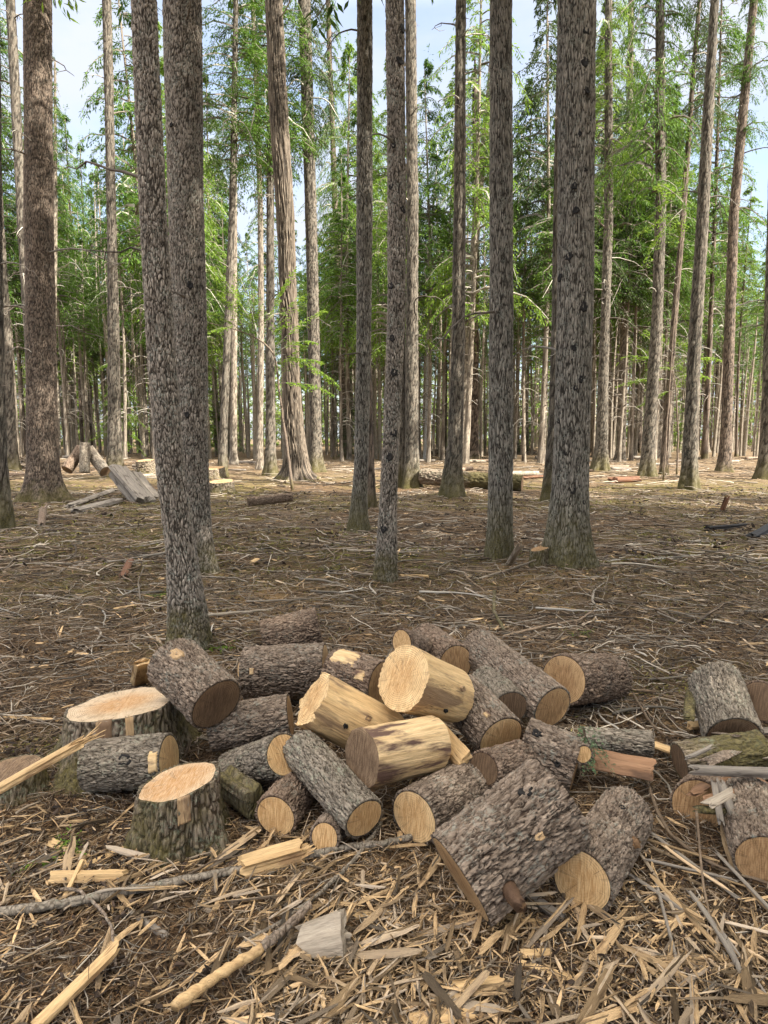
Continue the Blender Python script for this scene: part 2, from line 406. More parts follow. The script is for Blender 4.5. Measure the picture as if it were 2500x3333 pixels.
# ground: needle litter, soil, moss and sawdust
m, nt, b = new_mat('ground'); n = N(nt); v = n.obj()
fine = n.noise(v, 55, 6, .7); mid = n.noise(v, 6, 5, .65); big = n.noise(v, .8, 4, .6)
c = n.ramp(fine, [(.37, (.018, .010, .005)), (.48, (.10, .058, .028)), (.59, (.24, .155, .078)), (.71, (.50, .34, .18))])
c = n.mix(n.ramp(mid, [(.42, .0), (.62, .75)]), c, n.ramp(fine, [(.35, (.016, .011, .008)), (.7, (.07, .046, .030))]))
mossf = n.math('MULTIPLY', n.attr('moss'), n.ramp(n.noise(v, 9, 5, .7), [(.42, 0.), (.56, 1.)]))
c = n.mix(mossf, c, n.ramp(fine, [(.3, (.05, .042, .014)), (.55, (.14, .115, .035)), (.75, (.26, .205, .065))]))
sawf = n.math('MULTIPLY', n.attr('sawdust'), n.ramp(n.noise(v, 38, 4, .7), [(.40, 0.), (.54, .9)]))
c = n.mix(sawf, c, n.ramp(n.noise(v, 120, 3), [(.35, (.22, .135, .06)), (.65, (.44, .28, .13))]))
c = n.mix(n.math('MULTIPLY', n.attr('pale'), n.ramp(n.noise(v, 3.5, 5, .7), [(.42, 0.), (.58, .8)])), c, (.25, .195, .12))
n.l(c, b.inputs['Base Color'])
n.bump(n.math('ADD', n.math('MULTIPLY', fine, 1.), n.math('MULTIPLY', n.noise(v, 190, 3), .4)), 1., .02, b)
b.inputs['Roughness'].default_value = .95
M['ground'] = m

# ------------------------------------------------------------------ the ground sheet
def patch(px, py): return on_ground(px, py)
def sinh_axis(a, lim, n, c=0.):
    b = math.asinh(lim / a); u = np.linspace(-b, b, n); return a * np.sinh(u) + c
# (tree bases get their humps first, see TREES below)

# ------------------------------------------------------------------ builders: trunks and crowns
def trunk_mesh(mb, pts, rad, n=48, dz=.05, zmax_fine=8., flare=.45, flare_h=.3, furrow=.010, cell=(.03, .14), seed=0, roots=5, root_amp=.5, dz_far=.6):
    """pts: polyline (world or local) base first; rad(z) by arc; bark relief in the mesh up to zmax_fine"""
    pts = np.asarray(pts, float); rad = np.asarray(rad, float)
    z0, z1 = pts[0, 2], pts[-1, 2]
    zz = np.arange(z0 - .12, min(z0 + zmax_fine, z1), dz)
    if z0 + zmax_fine < z1: zz = np.concatenate([zz, np.arange(z0 + zmax_fine, z1, dz_far), [z1]])
    cx = np.interp(zz, pts[:, 2], pts[:, 0]); cy = np.interp(zz, pts[:, 2], pts[:, 1]); rr = np.interp(zz, pts[:, 2], rad)
    k = max(3, int(.6 / dz)) if dz > .05 else 12
    def sm(a):
        if len(a) < 5: return a
        w = min(2 * k + 1, (len(a) // 2) * 2 - 1); p = np.pad(a, w // 2, mode='edge'); return np.convolve(p, np.ones(w) / w, 'valid')
    cx, cy = sm(cx), sm(cy)
    h = zz - z0
    th = np.arange(n) * 2 * np.pi / n
    TH, H = np.meshgrid(th, h); RR = rr[:, None]
    fl = np.exp(-np.clip(H, 0, None) / flare_h)
    rl = np.maximum(0, np.cos(TH * roots / 2 + seed * 1.7 + .35 * np.sin(TH * 2 + seed))) ** 2 if roots else 0
    rl = .5 + .5 * np.cos(TH * roots + seed * 1.7 + .8 * np.sin(TH + seed))
    r = RR * (1 + flare * fl * (1 - root_amp + 2 * root_amp * rl))
    low = fbm(np.stack([np.cos(TH) * 1.3 + seed, np.sin(TH) * 1.3, H * .8], -1), 3, seed)
    r = r * (1 + .07 * low)
    plate = np.full(TH.shape, .6)
    if furrow > 0:
        C = np.stack([np.cos(TH) * RR / cell[0] + seed * 3, np.sin(TH) * RR / cell[0], H / cell[1]], -1).reshape(-1, 3)
        W = np.stack([fbm(C * .45, 2, seed + 1), fbm(C * .45 + 9, 2, seed + 2), fbm(C * .45 + 21, 2, seed + 3)], -1)
        C2 = C * np.array([.55, .55, .33]) + 5
        f1, f2, ch = voro(C + W * 1.5, seed)
        g1, g2, gc = voro(C2 + W * .8, seed + 40)
        pl = sstep(.02, .30, f2 - f1) * (.45 + .55 * sstep(.0, .22, g2 - g1))
        plate = (pl * (.5 + .3 * ch + .2 * gc)).reshape(TH.shape)
        sn = fbm(C * 2.2, 2, seed + 7).reshape(TH.shape)
        r = r + furrow * (plate - .55) + furrow * .35 * sn
    V = np.stack([cx[:, None] + r * np.cos(TH), cy[:, None] + r * np.sin(TH), np.broadcast_to(zz[:, None], TH.shape)], -1).reshape(-1, 3)
    m_ = len(zz)
    Fs = [grid_faces(m_, n), (np.arange(n) + (m_ - 1) * n)[None]]
    mb.add(V, Fs, plate.reshape(-1))

def branch_curves(rng, z, az, L, droop, r0, K=7, lift=.15, curl=0.):
    """drooping branch polylines leaving the stem axis; arrays over N -> P[N,K,3]"""
    t = np.linspace(0, 1, K)[None, :]
    hz = L[:, None] * t * (1 - .12 * t)
    dz_ = L[:, None] * (lift[:, None] * t - droop[:, None] * t ** 2)
    az2 = az[:, None] + curl * (rng.random((len(z), 1)) - .5) * t
    P = np.stack([hz * np.cos(az2), hz * np.sin(az2), z[:, None] + dz_], -1)
    P = P + rng.normal(0, .02, P.shape) * t[..., None] * L[:, None, None]
    return P
def needles(mb, P, rng, per=16, tw=.42, leaf=.13, w=.035, droop=.35, flat=.35):
    """feathery flat sprays along branch polylines P[N,K,3]: side twigs, each set with small leaf faces"""
    Nn, K, _ = P.shape
    t = rng.random((Nn, per)) ** .75 * .92 + .08
    idx = t * (K - 1); i0 = np.clip(idx.astype(int), 0, K - 2); f = (idx - i0)[..., None]
    rows = np.arange(Nn)[:, None]
    B = P[rows, i0] * (1 - f) + P[rows, i0 + 1] * f
    D = P[rows, i0 + 1] - P[rows, i0]; D /= np.linalg.norm(D, axis=-1, keepdims=True) + 1e-9
    up = np.array([0, 0, 1.])
    S = np.cross(D, up); S /= np.linalg.norm(S, axis=-1, keepdims=True) + 1e-9
    sgn = np.where(rng.random((Nn, per, 1)) < .5, -1, 1)
    Lb = np.linalg.norm(P[:, -1] - P[:, 0], axis=-1)[:, None]
    ln = tw * (1.15 - t) * Lb * (.5 + .7 * rng.random((Nn, per))) + .10
    dirn = S * sgn * (.75 + .3 * rng.random((Nn, per, 1))) + D * .7 + up * (-droop * rng.random((Nn, per, 1)) + flat * rng.normal(0, .3, (Nn, per, 1)))
    dirn /= np.linalg.norm(dirn, axis=-1, keepdims=True)
    B = B.reshape(-1, 3); dirn = dirn.reshape(-1, 3); ln = ln.reshape(-1)
    q = np.clip(np.round(ln / leaf * 1.25), 2, 9).astype(int)
    rep = np.repeat(np.arange(len(B)), q)
    k = np.concatenate([np.arange(a) for a in q]); s = (k + rng.random(len(k))) / q[rep]
    b0 = B[rep] + dirn[rep] * (ln[rep] * s)[:, None]; b0[:, 2] -= droop * .45 * ln[rep] * s ** 2
    side = np.cross(dirn[rep], up); side /= np.linalg.norm(side, axis=1, keepdims=True) + 1e-9
    d2 = dirn[rep] * .8 + side * (np.where(k % 2, 1, -1) * (.35 + .5 * rng.random(len(k))))[:, None] + rng.normal(0, .22, (len(k), 3)); d2[:, 2] -= .18
    d2 /= np.linalg.norm(d2, axis=1, keepdims=True)
    l2 = leaf * (.7 + .7 * rng.random(len(k)))[:, None]; w2 = w * (.7 + .7 * rng.random(len(k)))[:, None]
    nr = up + rng.normal(0, .28, (len(k), 3)); s2 = np.cross(d2, nr); s2 /= np.linalg.norm(s2, axis=1, keepdims=True) + 1e-9
    V = np.stack([b0, b0 + d2 * l2 * .45 + s2 * w2, b0 + d2 * l2, b0 + d2 * l2 * .45 - s2 * w2], 1)
    Fq = np.arange(len(k) * 4).reshape(-1, 4)
    mb.add(V, Fq)

def crown_mesh(seed, H, z0, Rmax, nb=80, per=20, mat='leaf', leaf=.15, w=.042, sparse=0.):
    rng = np.random.default_rng(seed); mb = MB()
    z = z0 + (H - z0) * np.sort(rng.random(nb) ** .95)
    u = (z - z0) / (H - z0)
    prof = (1 - u) ** .8 * np.clip(.45 + u * 4.5, 0, 1) + .06
    L = Rmax * prof * (.55 + .65 * rng.random(nb))
    # uneven outline: whole sectors grow longer or shorter
    az = rng.random(nb) * 2 * np.pi
    L = L * (1 + .35 * np.sin(az * 2 + u * 6 + seed))
    if sparse: keep = rng.random(nb) > sparse * (1 - u); z, az, L = z[keep], az[keep], L[keep]
    nb = len(z); L = np.maximum(L, .25)
    P = branch_curves(rng, z, az, L, .35 + .4 * rng.random(nb), None, lift=.12 + .28 * rng.random(nb), curl=.5)
    Vt, Ft = tubes(P, np.linspace(1, .2, 7)[None, :] * (.010 + .011 * L[:, None]), 3, False)
    mb.add(Vt, Ft, mi=1)
    needles(mb, P, rng, per=per, leaf=leaf, w=w)
    tip = np.stack([np.zeros(3) + [0, 0, H - .9], [0, 0, H - .3], [.05, 0, H + .15], [.14, .02, H + .45]])[None]
    needles(mb, tip, rng, per=12, leaf=leaf, w=w)
    return mb
def dead_branch_curves(rng, n_, z0, z1, rad0, Lm=1.2):
    z = z0 + (z1 - z0) * rng.random(n_); az = rng.random(n_) * 2 * np.pi
    L = Lm * (.35 + .9 * rng.random(n_) ** 1.5)
    P = branch_curves(rng, z, az, L, .45 + .7 * rng.random(n_), None, K=8, lift=.15 + .55 * rng.random(n_), curl=1.2)
    return P, L

# ------------------------------------------------------------------ the trees in the photograph
# (name, base_x, base_y, [(x, y, width_px), ...] from low to high, bark, fine, label)
T = []
def TR(*a, **k): T.append((a, k))
TR('conifer', 8, 1702, [(8, 1650, 46), (2, 1500, 40), (-8, 1100, 38), (-20, 0, 34)], 'bark_trunk', 2, 'dark trunk cut by the left frame edge above a mossy root mound', roots=3)
TR('conifer', 40, 1534, [(40, 1500, 36), (28, 1250, 33), (8, 900, 30), (-14, 500, 27)], 'bark_trunk', 1, 'thin dark trunk leaning left beside the left frame edge, behind the moss mound')
TR('conifer', 112, 1560, [(108, 1450, 32), (98, 1150, 31), (76, 800, 30), (50, 300, 30), (34, 0, 30)], 'bark_trunk', 1, 'slim leaning trunk with dead side limbs, mostly behind the broad left trunk', dead=26)
TR('conifer', 142, 1622, [(140, 1500, 96), (133, 1100, 92), (126, 700, 86), (122, 0, 84)], 'bark_trunk_brown', 3, 'broad reddish brown trunk with flared foot, left of the weathered broken log', roots=5, flare=.55, dead=8)
TR('conifer', 374, 1560, [(374, 1500, 44), (370, 1100, 36), (363, 700, 29), (348, 0, 29)], 'bark_trunk', 2, 'straight slender trunk rising behind the weathered grey leaning log', dead=6)

TR('conifer', 640, 1858, [(640, 1750, 92), (630, 1500, 94), (620, 1100, 104), (606, 700, 112), (592, 0, 124)], 'bark_trunk_flaky', 3, 'thick rough trunk standing directly behind the nearest leaning trunk', roots=4, dead=3, knots=5)
TR('conifer', 618, 2104, [(612, 2000, 108), (592, 1800, 96), (552, 1500, 90), (522, 1100, 90), (499, 700, 86), (480, 300, 82), (468, 0, 80)], 'bark_trunk_flaky', 4, 'nearest tall trunk leaning left, rising directly behind the log pile', roots=4, flare=.26)
TR('conifer', 724, 1553, [(726, 1450, 25), (738, 1150, 24), (756, 700, 22), (768, 0, 16)], 'bark_trunk', 1, 'dark slim trunk leaning right with tufts of green near the top', dead=10)
TR('conifer', 761, 1512, [(761, 1450, 21), (762, 1100, 20), (763, 700, 18), (764, 300, 16)], 'bark_far', 1, 'pale sunlit slim trunk close beside a dark slim trunk')
TR('conifer', 846, 1528, [(846, 1450, 20), (850, 1100, 19), (848, 700, 18), (836, 300, 16), (822, 0, 14)], 'bark_far', 1, 'thin sunlit trunk just left of the stringy barked cedar', dead=8)
TR('conifer', 882, 1550, [(881, 1450, 32), (880, 1100, 28), (880, 700, 25), (880, 490, 24)], 'bark_trunk', 1, 'half lit trunk touching the left side of the stringy barked cedar')
TR('cedar', 966, 1562, [(964, 1500, 72), (952, 1300, 56), (944, 1100, 52), (928, 700, 58), (904, 300, 58), (891, 0, 56)], 'bark_cedar', 3, 'leaning cedar with stringy fluted bark and a splayed sunlit foot', roots=7, flare=.75, cell=(.045, 1.1), furrow=.06)
TR('conifer', 1030, 1537, [(1028, 1450, 38), (1022, 1100, 38), (1012, 700, 38), (990, 0, 42)], 'bark_trunk', 2, 'straight trunk with bright sunlit right half, right beside the cedar')
TR('conifer', 1118, 1489, [(1117, 1400, 22), (1106, 1000, 20), (1092, 700, 19), (1067, 0, 15)], 'bark_trunk_brown', 1, 'thin dark trunk bristling with bare drooping branches, right of the cedar', dead=46)
TR('conifer', 1166, 1730, [(1168, 1650, 46), (1176, 1500, 44), (1184, 1100, 47), (1187, 700, 52), (1187, 0, 50)], 'bark_trunk', 3, 'light brown trunk left of the spotted central trunk, mossy at its foot', roots=3, dead=6)
TR('conifer', 1205, 1654, [(1204, 1550, 28), (1200, 1300, 26), (1192, 1000, 24), (1186, 600, 22)], 'bark_trunk_brown', 1, 'dark trunk half hidden behind the mossy footed light brown trunk')
TR('conifer', 1256, 1888, [(1258, 1800, 62), (1265, 1600, 56), (1275, 1400, 53), (1290, 1000, 58), (1292, 700, 60), (1285, 0, 60)], 'bark_trunk_flaky', 4, 'central trunk with scattered dark branch knots, standing by itself just behind the pile', roots=3, flare=.25, knots=12)
TR('conifer', 1310, 1583, [(1309, 1500, 32), (1308, 1300, 28), (1305, 900, 24), (1302, 500, 22)], 'bark_trunk', 1, 'dark trunk hidden mostly behind the central spotted trunk')
TR('conifer', 1340, 1584, [(1340, 1500, 44), (1341, 1100, 40), (1343, 700, 38), (1336, 0, 36)], 'bark_trunk', 2, 'half lit trunk right behind the central spotted trunk, moss over its roots', roots=5, flare=.5, dead=6)
TR('conifer', 1470, 1614, [(1472, 1550, 52), (1482, 1450, 48), (1492, 1100, 44), (1496, 700, 40), (1500, 0, 33)], 'bark_trunk', 2, 'trunk with lit right edge in front of the leaning beige trunk', roots=4, dead=14)
TR('conifer', 1506, 1507, [(1505, 1450, 24), (1523, 1100, 26), (1552, 700, 26), (1588, 360, 22), (1620, 0, 20)], 'bark_far', 1, 'smooth beige sunlit trunk leaning right, crossing behind two darker trunks', dead=6)
TR('conifer', 1543, 1501, [(1544, 1400, 30), (1546, 1100, 26), (1548, 800, 22), (1546, 300, 18)], 'bark_trunk_brown', 1, 'purplish trunk to the right of the leaning beige trunk', dead=16)
TR('birch', 1383, 1497, [(1386, 1400, 9), (1394, 1100, 8), (1407, 700, 8), (1421, 560, 6)], 'bark_pale', 0, 'thin white stem standing between the central trunks')
TR('conifer', 1626, 1812, [(1628, 1700, 76), (1630, 1400, 76), (1632, 1000, 76), (1631, 700, 76), (1631, 0, 70)], 'bark_trunk', 4, 'straight dark grey trunk with deeply furrowed bark, left of the widest trunk', roots=4, flare=.22)
TR('conifer', 1846, 1838, [(1848, 1750, 124), (1855, 1600, 114), (1862, 1400, 112), (1872, 1000, 116), (1874, 700, 116), (1877, 0, 120)], 'bark_trunk', 4, 'widest grey trunk with dark branch holes and mossy roots, right of centre', roots=5, flare=.36, knots=20)
TR('conifer', 1790, 1631, [(1792, 1550, 42), (1800, 1400, 34), (1810, 1100, 30), (1816, 600, 28)], 'bark_trunk', 1, 'mossy footed trunk showing as a strip behind the widest trunk')
TR('conifer', 1950, 1537, [(1958, 1450, 38), (1968, 1100, 30), (1981, 700, 29), (1981, 0, 22)], 'bark_trunk', 2, 'dark trunk just right of the widest trunk with crooked bare limbs', dead=34, roots=5, flare=.6)
TR('conifer', 1987, 1489, [(1986, 1400, 24), (1982, 1200, 20), (1978, 900, 18)], 'bark_far', 1, 'pale sunlit trunk showing behind the crooked limbed dark trunk')
TR('conifer', 2020, 1498, [(2021, 1400, 27), (2034, 1000, 25), (2042, 700, 24), (2055, 0, 18)], 'bark_far', 1, 'pinkish pale trunk with a straight bole, third lit trunk right of the widest one')
TR('conifer', 2080, 1472, [(2080, 1400, 20), (2080, 1000, 18), (2078, 700, 15)], 'bark_trunk_brown', 1, 'narrow purplish trunk behind the right sapling foliage')
TR('conifer', 2106, 1550, [(2110, 1450, 42), (2125, 1250, 37), (2140, 1000, 34), (2150, 700, 34), (2148, 0, 27)], 'bark_trunk', 2, 'slightly curved trunk with moss covered foot among the right hand trees', roots=5, flare=.5, dead=10)
TR('conifer', 2140, 1490, [(2146, 1400, 20), (2173, 1100, 17), (2192, 700, 15), (2200, 400, 13)], 'bark_far', 1, 'thin bright trunk crossing behind the moss footed curved trunk')
TR('conifer', 2160, 1546, [(2166, 1420, 22), (2190, 1100, 20), (2224, 700, 18), (2252, 300, 15), (2276, 0, 13)], 'bark_trunk_brown', 1, 'slim blackish trunk leaning right between two stouter trunks', dead=8)
TR('conifer', 2240, 1586, [(2244, 1500, 44), (2262, 1100, 40), (2288, 700, 38), (2308, 300, 32), (2327, 0, 26)], 'bark_trunk', 2, 'stout dark trunk leaning right above the mossy ground', roots=4, dead=10)
TR('conifer', 2297, 1472, [(2297, 1400, 18), (2300, 1100, 16), (2304, 700, 14)], 'bark_far', 1, 'narrow lit trunk beside the stout right leaning trunk')
TR('conifer', 2357, 1535, [(2362, 1450, 34), (2374, 1100, 33), (2388, 700, 30), (2425, 300, 28), (2454, 0, 24)], 'bark_trunk_brown', 2, 'dark curving trunk against the open sky near the right frame edge', dead=12)
TR('conifer', 2330, 1468, [(2333, 1400, 19), (2345, 1000, 18), (2358, 750, 16)], 'bark_trunk_brown', 1, 'purplish thin trunk left of the dark curving trunk near the right edge', dead=12)
TR('conifer', 2492, 1560, [(2496, 1500, 44), (2506, 1100, 38), (2520, 600, 36)], 'bark_trunk', 1, 'mossy footed trunk cut by the right frame edge', roots=5, flare=.5)
TR('conifer', 2472, 1442, [(2474, 1350, 12), (2482, 1110, 10), (2490, 950, 8)], 'bark_trunk_brown', 0, 'lone distant thin trunk against pale foliage at the right edge')
TR('conifer', 168, 1500, [(172, 1400, 18), (176, 1000, 16), (180, 700, 14)], 'bark_far', 1, 'thin bright trunk showing at the right side of the broad left trunk')
_h = []
for args, k in T:        # humps first, so that the ground under the base fits
    g = on_ground(args[1], args[2])
    if args[5] >= 2: _h.append((g[0], g[1] + .05, .45 if g[1] < 12 else .8, .05 if g[1] < 12 else .08))
for (px, py, r_, a) in ((330, 1990, .34, .075), (700, 1985, .5, .05), (430, 1840, .5, .09), (1780, 1885, .55, .06), (1150, 1800, .8, .06), (2150, 1900, .9, .06), (160, 2080, .4, .05), (2050, 2120, .5, .045)):
    g = on_ground(px, py); _h.append((g[0], g[1], r_, a))
HUMPS += _h

# ------------------------------------------------------------------ ground mesh
gx = sinh_axis(.55, 420, 620); gy = sinh_axis(.55, 420, 700, 2.6)
GX, GY = np.meshgrid(gx, gy)
GZ = gh(GX, GY)
P2 = np.stack([GX, GY, GX * 0], -1); D2 = np.hypot(GX, GY)
GZ = GZ + (.016 * fbm(P2 * 14, 3, 8) + .010 * fbm(P2 * 31, 2, 18)) * (1 - sstep(7, 14, D2))
mb = MB(); mb.add(np.stack([GX, GY, GZ], -1), grid_faces(len(gy), len(gx), False))
ground = mb.build('forest_ground', M['ground']); ground['kind'] = 'structure'
def gattr(name, a):
    at = ground.data.attributes.new(name, 'FLOAT', 'POINT'); at.data.foreach_set('value', a.astype(np.float32).ravel())
mossA = sstep(-.28, .22, fbm(P2 * .45, 3, 31)) * sstep(5.5, 8.5, D2) * (1 - sstep(24, 34, D2)) * .9
for (hx, hy, hr, ha) in HUMPS[:-8]: mossA = np.maximum(mossA, np.exp(-((GX - hx) ** 2 + (GY - hy) ** 2) / (hr * .75) ** 2) * 1.0)
for (px, py, r_, a) in ((2350, 1600, 1.6, 1.), (2100, 1640, 2., .8), (60, 1800, .6, 1.), (2200, 2230, .5, .6), (1900, 1900, .8, .7), (180, 2440, .25, 1)):
    g = on_ground(px, py); mossA = np.maximum(mossA, a * np.exp(-((GX - g[0]) ** 2 / (2.5 * r_ ** 2) + (GY - g[1]) ** 2 / r_ ** 2)))
sawA = np.zeros_like(GX)
for (px, py, r_, a) in ((850, 1955, .45, 1.), (780, 2010, .4, .9), (1000, 1985, .4, .8), (1780, 1860, .6, 1.), (1850, 1835, .45, .9), (1700, 1930, .5, .8), (430, 2080, .35, .6), (900, 2790, .25, .5),
                        (280, 2140, .3, .6), (1250, 2100, .5, .5), (1150, 2850, .35, .4), (1900, 2120, .4, .4), (560, 2160, .3, .5)):
    g = on_ground(px, py); sawA = np.maximum(sawA, a * np.exp(-((GX - g[0]) ** 2 + (GY - g[1]) ** 2) / r_ ** 2))
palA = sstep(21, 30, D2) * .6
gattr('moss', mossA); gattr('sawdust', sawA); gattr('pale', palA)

# ------------------------------------------------------------------ tree building
CROWN = {}
def crown_data(i):
    if i in CROWN: return CROWN[i]
    spec = [(101, 12, 4.1, 110, 26, 'leaf'), (102, 12, 3.7, 104, 26, 'leaf_dark'), (103, 13, 4.5, 120, 24, 'leaf'), (104, 12, 3.9, 96, 26, 'leaf_bright'),
            (105, 12, 3.2, 90, 24, 'leaf'), (106, 13, 4.6, 116, 24, 'leaf_bright'), (107, 12, 4.0, 84, 26, 'leaf')][i]
    mb = crown_mesh(spec[0], spec[1], 0, spec[2], spec[3], int(spec[4] * 1.8), leaf=.19, w=.028)
    o = mb.build('crown', [M[spec[5]], M['dead_branch']], smooth=False)
    CROWN[i] = (o, spec[1]); COL.objects.unlink(o)
    return CROWN[i]
def add_crown(parent, i, loc, h, wide, rz):
    src, ch = crown_data(i)
    c = src.copy(); COL.objects.link(c); c.parent = parent; c.location = loc; c.scale = (wide, wide, h / ch); c.rotation_euler = (0, 0, rz)
    return c
def knot_bm(pos, outdir, r, rng):
    """a dark branch hole with a raised lip"""
    mb = MB(); K = 5
    a = np.cross(outdir, [0, 0, 1.]); a /= np.linalg.norm(a); b_ = np.cross(a, outdir)
    prof = [(1.15, -.006), (1.0, .004), (.7, .005), (.45, .001), (.0, -.004)]
    th = np.arange(14) * 2 * np.pi / 14
    jit = 1 + .25 * rng.normal(0, 1, 14).clip(-1, 1)
    V = []
    for q, (rr, o) in enumerate(prof):
        V.append(pos + outdir * (o + .004) + r * rr * (np.cos(th) * jit)[:, None] * a + r * rr * 1.25 * (np.sin(th) * jit)[:, None] * b_)
    mb.add(np.concatenate(V), grid_faces(5, 14))
    return mb
rt = np.random.default_rng(5)
tree_index = 0
for args, k in T:
    name, bx, by, pl, bark, fine, label = args
    base = on_ground(bx, by); base[2] = float(gh(base[0], base[1]))
    Y = base[1]
    pts = [base]; rad = []
    for (x, y, w) in pl:
        p = at_Y(x, y, Y); pts.append(p); rad.append(.5 * w * mpp(p))
    rad = [rad[0] * 1.02] + rad
    H = {0: 12., 1: 21., 2: 23., 3: 24., 4: 24.}[fine] + rt.random() * 3
    p1, p0 = pts[-1], pts[-3] if len(pts) > 3 else pts[0]
    top = p1.copy()
    sl = (p1 - p0) / max(p1[2] - p0[2], .5)
    hh = max(H, p1[2] + 2)
    top = p1 + sl * (hh - p1[2]) * .8; top[2] = hh
    pts.append(top); rad.append(max(.02, min(rad[-1] * .45, .06)))
    pts = np.array(pts); o0 = base.copy()
    t = empty('cedar_tree' if name == 'cedar' else ('birch_tree' if name == 'birch' else 'conifer_tree'), tuple(o0), label, 'tree', 'tall trees standing behind the log pile')
    lp = pts - o0
    vis = 2.2 + Y * .62
    n_, dz = {4: (200, .012), 3: (140, .018), 2: (44, .06), 1: (26, .12), 0: (12, .3)}[fine]
    if by > 2000: n_, dz = 220, .0085
    fur = {4: .015, 3: .015, 2: .018, 1: .016, 0: 0}[fine]
    if by > 2000: fur = .011
    cell = k.get('cell', (.018, .15) if 'flaky' not in bark else (.017, .06))
    if fine <= 2: cell = (.055, .3); fur *= 1.2
    mb = MB()
    trunk_mesh(mb, lp, rad, n=n_, dz=dz, zmax_fine=min(vis, 30), flare=k.get('flare', .5) * 1.2, flare_h=.32 if fine >= 3 else .55,
               furrow=k.get('furrow', fur), cell=cell, seed=tree_index, roots=k.get('roots', 4), dz_far=.8)
    mb.build('trunk', M['bark_trunk_mid' if (bark == 'bark_trunk' and fine <= 2) else bark], t)
    def axis(z):
        return np.array([np.interp(z, lp[:, 2], lp[:, 0]), np.interp(z, lp[:, 2], lp[:, 1]), z]), float(np.interp(z, lp[:, 2], rad))
    # knots and dead limbs in sight
    rng = np.random.default_rng(900 + tree_index)
    for q in range(k.get('knots', 0)):
        z = .5 + (vis - .8) * (q + rng.random() * .8) / k['knots']
        c, r_ = axis(z); az = -math.pi / 2 + rng.normal(0, .55); od = np.array([math.cos(az), math.sin(az), .15]); od /= np.linalg.norm(od)
        knot_bm(c + od * r_ * 1.0, od, .017 + .020 * rng.random(), rng).build('knot', M['char'], t)
    for q in range(int(k.get('dead', 5 if Y > 9 else 2) * 1.4)):
        z = rng.uniform(max(1.5, vis * .25), vis * 1.02); c, r_ = axis(z)
        L = min(2.6, r_ * 9) * rng.uniform(.25, 1.) if Y < 30 else rng.uniform(.5, 2.)
        P = branch_curves(rng, np.zeros(1), np.array([rng.random() * 6.283]), np.array([L]), np.array([.25 + .6 * rng.random()]), None, K=9, lift=np.array([.15 + .5 * rng.random()]), curl=1.5)
        mbb = MB(); w0 = .007 + .009 * L * .6 + .0005 * Y
        mbb.add(*tubes(P, np.linspace(1, .2, 9)[None] * w0, 5))
        # forked side twigs
        for s_ in range(int(1 + L * 2.5)):
            i = rng.integers(2, 8); a_ = rng.random() * 6.28
            e = P[0, i] + np.array([math.cos(a_), math.sin(a_), -.35 + .4 * rng.random()]) * L * .28 * rng.random()
            md = (P[0, i] + e) / 2 + rng.normal(0, .03, 3)
            mbb.add(*tubes(np.array([P[0, i], md, e]), np.array([w0 * .45, w0 * .3, w0 * .12]), 4))
        mbb.build('dead_branch', M['dead_branch'], t, loc=tuple(c))
    if name == 'birch': zc = lp[-1, 2] * .55
    elif Y < 26: zc = max(vis + .4, 8.5) + rng.random()
    else: zc = min(max(9., vis * .55), 15) + rng.random() * 3
    zc = min(zc, lp[-1, 2] - 3)
    cc, _ = axis((zc + lp[-1, 2]) / 2)
    ci = rng.integers(0, 7)
    cr = add_crown(t, int(ci), (cc[0], cc[1], zc), lp[-1, 2] - zc + .3, (.9 if Y < 12 else .40) + .2 * rng.random(), rng.random() * 6.28)
    tree_index += 1

# ------------------------------------------------------------------ background forest: prototypes, then copies
def make_bg(seed, H, r0, zc, ci, wide, ndead, bark, pale=False):
    rng = np.random.default_rng(seed)
    t = empty('conifer_tree', (0, 0, 0))
    lean = rng.normal(0, .006, 2); bend = rng.normal(0, .10, 2)
    zz = np.linspace(0, H, 9)
    pts = np.stack([lean[0] * zz + bend[0] * np.sin(zz / H * 4), lean[1] * zz + bend[1] * np.sin(zz / H * 5), zz], -1); pts[:, :2] -= pts[0, :2]
    mb = MB()
    trunk_mesh(mb, pts, r0 * np.linspace(1, .12, 9) ** .8, n=14, dz=.5, zmax_fine=H, flare=.4, flare_h=.4, furrow=.02, cell=(.08, .4), seed=seed)
    P, L = dead_branch_curves(rng, ndead, 2.5, zc + 3, r0, 1.5)
    ax = np.stack([np.interp(P[:, 0, 2], pts[:, 2], pts[:, 0]), np.interp(P[:, 0, 2], pts[:, 2], pts[:, 1])], -1)
    P[..., :2] += ax[:, None, :]
    Vt, Ft = tubes(P, np.linspace(1, .3, 8)[None] * (.015 + .011 * L[:, None]), 3, False); mb.add(Vt, Ft, mi=1)
    mb.build('trunk', [M[bark], M['dead_branch']], t)
    add_crown(t, ci, (float(pts[6, 0]), float(pts[6, 1]), zc), H - zc + .3, wide, rng.random() * 6)
    return t
PROT = [make_bg(201, 25, .14, 10, 0, .85, 60, 'bark_far'), make_bg(202, 27, .17, 10.5, 2, .8, 46, 'bark_trunk_brown'), make_bg(203, 22, .12, 9, 4, .9, 70, 'bark_far'),
        make_bg(204, 26, .15, 8.5, 1, .9, 50, 'bark_far'), make_bg(205, 23, .14, 12, 3, .95, 66, 'bark_trunk_brown'), make_bg(206, 27, .18, 7.5, 5, .9, 36, 'bark_far'),
        make_bg(207, 19, .10, 9, 6, .7, 60, 'bark_far'), make_bg(208, 24, .17, 2.2, 0, 1.25, 10, 'bark_trunk_brown'), make_bg(209, 18, .14, 1.2, 3, 1.3, 0, 'bark_far'), make_bg(210, 16, .12, .8, 1, 1.35, 0, 'bark_far')]
GLB = 'slender bare stemmed conifer in the dense stand far behind the log pile'
